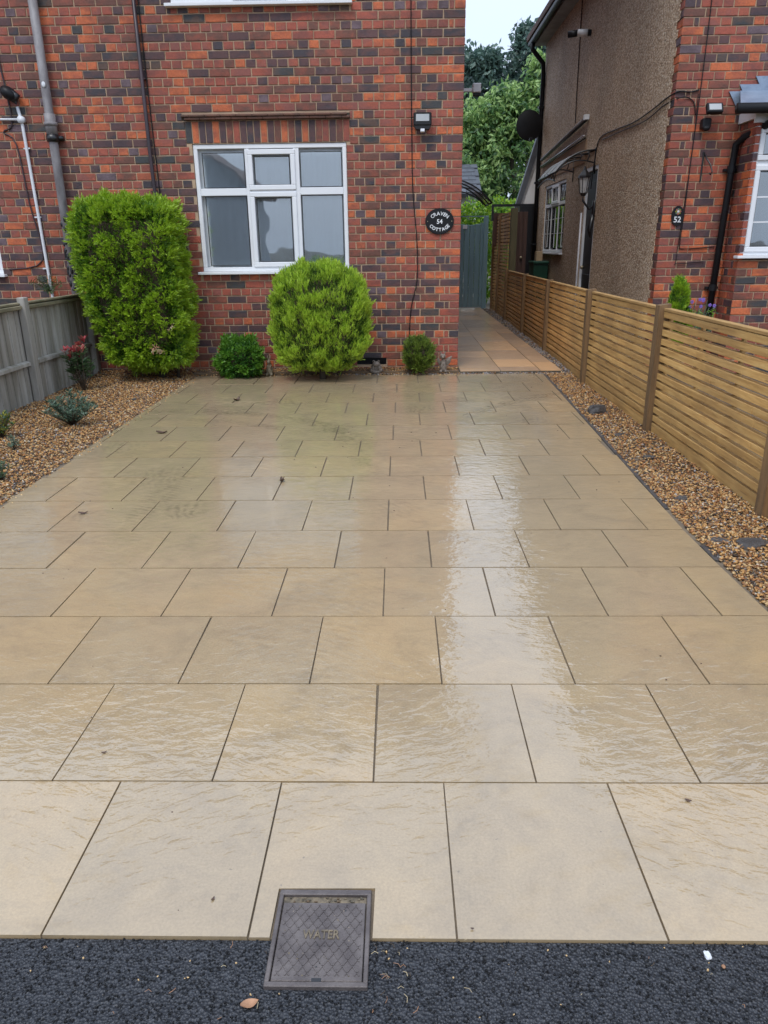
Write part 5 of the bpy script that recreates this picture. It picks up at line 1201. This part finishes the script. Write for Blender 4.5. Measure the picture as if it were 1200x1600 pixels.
# diamond tread as ridges, broken where the word stands
cxm, cym = (lx0+lx1)/2, (ly0+ly1)/2+.012; TW, TH = .048, .015
mb = MB(); stp = .0205; sl = 1.45
def clipseg(a, b):
    pts = [a+(b-a)*i/60 for i in range(61)]; runs = []; cur = []
    for p in pts:
        ins = lx0+.006 < p.x < lx1-.006 and ly0+.008 < p.y < ly1-.006 and not (abs(p.x-cxm) < TW and abs(p.y-cym) < TH)
        if ins: cur.append(p)
        elif cur: runs.append(cur); cur = []
    if cur: runs.append(cur)
    return [(r_[0], r_[-1]) for r_ in runs if len(r_) > 1]
for sg in (-1, 1):
    for k in range(-14, 15):
        a = Vector((cxm+k*stp-sg*.12/sl, cym-.12, 0)); b = Vector((cxm+k*stp+sg*.12/sl, cym+.12, 0))
        for p, q in clipseg(a, b):
            d = (q-p).normalized(); n_ = Vector((-d.y, d.x, 0))*.00085; h = .0016
            mb.add([p-n_*1.6, q-n_*1.6, q+n_*1.6, p+n_*1.6, p-n_+Vector((0, 0, h)), q-n_+Vector((0, 0, h)), q+n_+Vector((0, 0, h)), p+n_+Vector((0, 0, h))],
                   [(4, 5, 6, 7), (0, 1, 5, 4), (1, 2, 6, 5), (2, 3, 7, 6), (3, 0, 4, 7)], 'cover_iron')
mb.build('tread_ridges', lid)
mb = MB(); v, fc = text_geo('WATER', .0295, .004); lo, hi = text_w(v); s_ = .080/(hi-lo)
mb.add(v, fc, 'cover_dirt', Matrix.Translation((cxm, cym-.0105, .0008)) @ Matrix.Diagonal((s_, 1, 1, 1)) @ Matrix.Translation((-(lo+hi)/2, 0, 0))); mb.build('lettering', lid)
mb = MB(); mb.box((cxm-.010, ly0-.002, -.006), (cxm+.010, ly0+.006, .0006), 'black_metal'); mb.build('lifting_slot', lid)
mb = MB()
for k in range(26):
    mb.ellipsoid((random.uniform(lx0+.01, lx1-.01), random.uniform(ly0+.01, ly1-.01), .0004), (random.uniform(.001, .003), random.uniform(.001, .003), .0007), random.choice(['cover_dirt', 'pebble_grey', 'grit_grey']), 6, 4)
tag(mb.build('dirt_specks', f), kind='stuff')

# ------------------------------------------------------------------ litter
def fallen(px, py, L, mat, rot, label, group=None, curl=.25):
    p = ground_at(px, py); z = .002 if p.y > 1.18 else -.004; mb = MB(); n = 6; vs = []
    for i in range(n+1):
        t = i/n; w_ = .5*math.sin(math.pi*min(1, t*.95+.05))**.8*.55
        for s in (-1, 0, 1): vs.append(((t-.5)*L, s*w_*L, (abs(s)*.10+curl*(t-.5)**2+.02*math.sin(t*7))*L))
    mb.add(vs, [(i*3+a, i*3+a+1, i*3+a+4, i*3+a+3) for i in range(n) for a in (0, 1)], mat)
    o = mb.build('fallen_leaf', None, True, False); o.location = (p.x, p.y, z); o.rotation_euler.z = rot; return tag(o, label, 'leaf', group)
fallen(390, 1567, .036, 'leaf_dry', .3, 'peach coloured dry leaf on the asphalt left of the iron cover')
fallen(253, 677, .09, 'leaf_brown', 0, 'brown leaf lying flat on far-left paving near the orange gravel', curl=.5)
fallen(370, 626, .10, 'leaf_brown', 1.1, 'dark curled leaf on the far paving in front of the low shrub', curl=.8)
fallen(441, 752, .06, 'leaf_brown', 1.9, 'small upright brown leaf near the middle of the drive', curl=1.2)
fallen(163, 1177, .016, 'leaf_brown', .4, 'small brown husk on the paving at lower left, nearest the left edge', curl=.9)
fallen(333, 1406, .012, 'leaf_brown', 1.2, 'tiny dark husk on the front row slab left of the iron cover', curl=.9)
fallen(1075, 1252, .018, 'leaf_brown', -.3, 'tiny brown flake on the paving at lower right', curl=.6)
fallen(738, 1452, .008, 'leaf_brown', 0, 'black speck of leaf at the paving edge right of the iron cover', curl=.6)
fallen(130, 803, .05, 'leaf_brown', .2, 'dark leaf on the paving beside a joint, left of the drive centre', curl=.7)
rock('chalk_scrap', 'small white crumbled scrap on the asphalt at lower right', tuple(ground_at(1106, 1491)+Vector((0, 0, -.003))), (.0075, .010, .006), 3, cat='scrap', mat='white_scrap')
rock('dry_scrap', 'tiny orange scrap on the asphalt beside the white one', tuple(ground_at(1131, 1508)+Vector((0, 0, -.004))), (.004, .004, .004), 6, cat='scrap', mat='leaf_dry')
mb = MB()
for k in range(60):
    x, y = random.uniform(-1, 1), random.uniform(.93, 1.185)
    if CV[0] < x < CV[1] and y > CV[2]: continue
    near = random.random() < .4
    if near: x = random.uniform(-.06, .03); y = random.uniform(1.0, 1.17)
    L = random.uniform(.004, .020); a = random.uniform(0, 3.14); z = -.003
    mb.tube([(x, y, z), (x+L*.5*math.cos(a), y+L*.5*math.sin(a), z+random.uniform(.001, .004)), (x+L*math.cos(a+.4), y+L*math.sin(a+.4), z)], random.uniform(.0003, .0008), random.choice(['straw', 'straw', 'leaf_dry', 'twig']), 4)
for k in range(60):
    x, y = random.uniform(-2.2, 1.4), random.uniform(1.2, 8); s_ = random.uniform(.001, .0026)*(1+y*.25)
    mb.ellipsoid((x, y, .001), (s_, s_*.7, s_*.5), 'leaf_brown', 6, 4)
tag(mb.build('litter'), kind='stuff')

# ------------------------------------------------------------------ beyond: trees, hedge, houses
def tree(name, label, base, blobs, n, L, Wr, tones, trunk, drp=.3, group=None, clus=14, cl_r=.5, seed=0, dirz=-.2, bias=(.12, -.15)):
    root = empty(name, label, 'tree', group); base = Vector(base); P = []; tonev = []
    tot = sum(b[3] for b in blobs)
    for bx_, by_, bz_, w_, rx, ry, rz in blobs:
        m = int(n*w_/tot/clus)
        v = rng.normal(size=(m, 3)); v /= np.linalg.norm(v, axis=1)[:, None]; rr = rng.uniform(.55, 1.05, m)[:, None]
        c = np.array([bx_, by_, bz_])+v*rr*np.array([rx, ry, rz])+rng.normal(scale=.08, size=(m, 3))*rx
        b = nz(c, 1.1/max(cl_r, .2), seed); keep = b > -.32; c = c[keep]; b = b[keep]; v = v[keep]
        cc = np.repeat(c, clus, 0)+rng.normal(scale=cl_r*.42, size=(len(c)*clus, 3)); P.append(cc); tonev.append(np.repeat(b*.6+rng.normal(scale=.14, size=len(b))+.25*v[:, 2], clus))  # clump tops brighter, undersides darker: light from above put into leaf tone
    P = np.concatenate(P); tv = np.concatenate(tonev); N = len(P); P = P[:]; D = rng.normal(size=(N, 3))*.8+[0, 0, dirz]
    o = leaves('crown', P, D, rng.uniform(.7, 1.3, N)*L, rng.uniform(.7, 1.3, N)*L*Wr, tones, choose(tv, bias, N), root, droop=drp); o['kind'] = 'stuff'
    mb = MB()
    for pts, r_ in trunk: mb.tube(pts, r_, 'bark_far' if base.y > 35 else 'bark', 8)
    mb.build('trunk', root, True); return root
CH = ['cherry_bright', 'cherry_mid', 'cherry_deep']
by = 26
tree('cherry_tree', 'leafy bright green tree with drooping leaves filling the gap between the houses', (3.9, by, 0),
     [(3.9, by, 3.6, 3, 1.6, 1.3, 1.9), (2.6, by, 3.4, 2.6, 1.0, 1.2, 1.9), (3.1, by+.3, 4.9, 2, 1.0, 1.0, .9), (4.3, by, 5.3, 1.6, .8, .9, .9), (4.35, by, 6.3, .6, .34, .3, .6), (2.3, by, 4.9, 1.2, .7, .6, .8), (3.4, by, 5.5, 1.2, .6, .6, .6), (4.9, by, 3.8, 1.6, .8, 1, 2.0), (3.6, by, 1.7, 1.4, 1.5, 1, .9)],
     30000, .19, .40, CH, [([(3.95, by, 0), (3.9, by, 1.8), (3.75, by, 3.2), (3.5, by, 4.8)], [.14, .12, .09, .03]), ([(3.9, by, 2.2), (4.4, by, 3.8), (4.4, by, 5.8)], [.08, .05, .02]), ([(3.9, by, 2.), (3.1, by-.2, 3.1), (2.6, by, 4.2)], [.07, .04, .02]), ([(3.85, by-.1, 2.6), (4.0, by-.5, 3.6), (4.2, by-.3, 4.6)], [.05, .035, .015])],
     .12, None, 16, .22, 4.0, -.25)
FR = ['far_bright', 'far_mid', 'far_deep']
for (lab, bx_, by_, bl, sd_, n_) in (
    ('dark blue-green tree far behind, on the left of the gap, lower of the two', 4.6, 44, [(4.4, 44, 9.2, 3, 1.2, 1.6, 1.8), (3.2, 44, 8.4, 2, 1.0, 1.3, 1.8), (5.2, 44, 7.4, 2, 1.5, 1.5, 2.0), (3.6, 44, 10.3, .8, .6, .8, .7), (4.9, 44, 10.2, .7, .5, .8, .7), (3.8, 44, 6.2, 3, 2.2, 1.5, 2)], 1.5, 12000),
    ('tall dark blue-green tree far behind, on the right of the gap, beside the downpipe', 7.2, 45, [(7.1, 45, 9.9, 3, 1.3, 1.6, 2.2), (6.2, 45, 8.4, 2, 1.0, 1.4, 1.8), (7.9, 45, 9.2, 2, 1.2, 1.5, 2.2), (6.7, 45, 11.6, .6, .5, .6, .7), (7.7, 45, 11.4, .6, .6, .6, .6), (7, 45, 6.5, 3, 2.3, 1.5, 2)], 9.4, 14000)):
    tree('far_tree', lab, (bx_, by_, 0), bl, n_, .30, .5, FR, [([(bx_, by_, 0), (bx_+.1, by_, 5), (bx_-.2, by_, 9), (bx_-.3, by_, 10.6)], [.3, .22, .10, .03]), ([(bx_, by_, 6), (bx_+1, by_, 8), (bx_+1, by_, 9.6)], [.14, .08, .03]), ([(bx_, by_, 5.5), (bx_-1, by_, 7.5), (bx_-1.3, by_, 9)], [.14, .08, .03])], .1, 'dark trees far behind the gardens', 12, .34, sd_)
f = empty('garden_hedge', 'light green leafy hedge just beyond the blue-green gate', 'hedge')
n_ = 9000; P = np.stack([rng.uniform(.6, 3.0, n_), rng.uniform(20, 20.7, n_), rng.uniform(.2, 2.45, n_)], 1); P[:, 2] += nz(P, 2.2, 3)*.28
leaves('foliage', P, rng.normal(size=(n_, 3))+[0, -.3, .5], rng.uniform(.07, .13, n_), .055, ['hedge_bright', 'box_bright', 'hedge_mid'], rng.integers(0, 3, n_), f)['kind'] = 'stuff'
mb = MB(); [mb.tube([(x, 20.4, -.1), (x+.1, 20.4, 1.9)], [.03, .01], 'bark', 5) for x in (.9, 1.5, 2.1, 2.7)]; mb.build('stem', f, True)
f = empty('far_house', 'slate roofed house with white window, glimpsed behind the tree at the brick corner', 'house')
mb = MB(); mb.box((-2, 23.6, -.1), (2.30, 24.9, 2.75), 'white_render'); mb.build('wall', f)
rf = MB(); rf.prism([(23.25, 2.72), (24.9, 3.62), (24.9, 3.72), (23.2, 2.82)], -2.2, 2.42, 'slate', 'x'); rf = rf.build('roof', f)
for k in range(7):
    for i in range(9):
        mb = MB(); t0, t1 = k/7, (k+1)/7+.02; xx = 2.42-(i+.5*(k % 2))*.22; p0 = (23.22+1.68*t0, 2.79+.90*t0); p1 = (23.22+1.68*t1, 2.79+.90*t1)
        vs = [(xx-.215, p0[0], p0[1]+.075), (xx, p0[0], p0[1]+.075), (xx, p1[0], p1[1]+.05), (xx-.215, p1[0], p1[1]+.05)]; vs += [(a, b, c-.02) for a, b, c in vs]
        mb.add(vs, [(0, 1, 2, 3), (7, 6, 5, 4), (0, 4, 5, 1), (1, 5, 6, 2), (2, 6, 7, 3), (3, 7, 4, 0)], 'slate'); mb.build('roof_slate', rf)
window(f, 'window', 0.9, 2.25, 1.3, 2.62, 23.52, .09, [(1.53, 1.61, 1.39, 2.53)], [], [(1.0, 1.52, 1.4, 2.52), (1.62, 2.15, 1.4, 2.52)])

# unseen house opposite, added and shaped for its reflection in the front window panes
f = empty('opposite_house', 'gabled house across the street, seen only as a faint reflection in the front window', 'house')
mb = MB(); mb.prism([(-17.7, -.1), (-8.0, -.1), (-8.0, 4.4), (-12.8, 8.0), (-17.7, 4.4)], -24, -31, 'soffit_grey'); mb.build('wall', f)
mb = MB(); mb.prism([(-7.5, 4.0), (-7.4, 4.15), (-12.8, 8.25), (-18.2, 4.15), (-18.1, 4.0), (-12.8, 8.02)], -23.6, -31.4, 'roof_tile'); mb.build('roof', f)
window(f, 'window', -9.0, -6.4, 1.0, 2.4, -24.0, .06, [(-7.73, -7.67, 1.06, 2.34)], [], [(-8.93, -7.74, 1.07, 2.33), (-7.66, -6.47, 1.07, 2.33)], map_=Matrix.Translation((-4.2, -47.98, 0)) @ Matrix.Diagonal((1, -1, 1, 1)))
# ------------------------------------------------------------------ put every thing's origin at its base
bpy.context.view_layer.update()
for root in [o for o in sc.objects if o.parent is None and o.type in ('EMPTY', 'MESH') and o.get('kind') != 'structure' and o.get('kind') != 'stuff']:
    pts = []
    def walk(o, d=0):
        if o.type == 'MESH':
            M = o.matrix_world; pts.extend([M @ Vector(c) for c in o.bound_box])
        for ch in o.children: walk(ch)
    walk(root)
    if not pts or root.location.length > 1e-6: continue
    b = Vector(((min(p.x for p in pts)+max(p.x for p in pts))/2, (min(p.y for p in pts)+max(p.y for p in pts))/2, min(p.z for p in pts)))
    if root.type == 'EMPTY': pass
    else: root.data.transform(Matrix.Translation(-b))
    root.location = b
    for ch in root.children: ch.location -= b
bpy.context.view_layer.update()
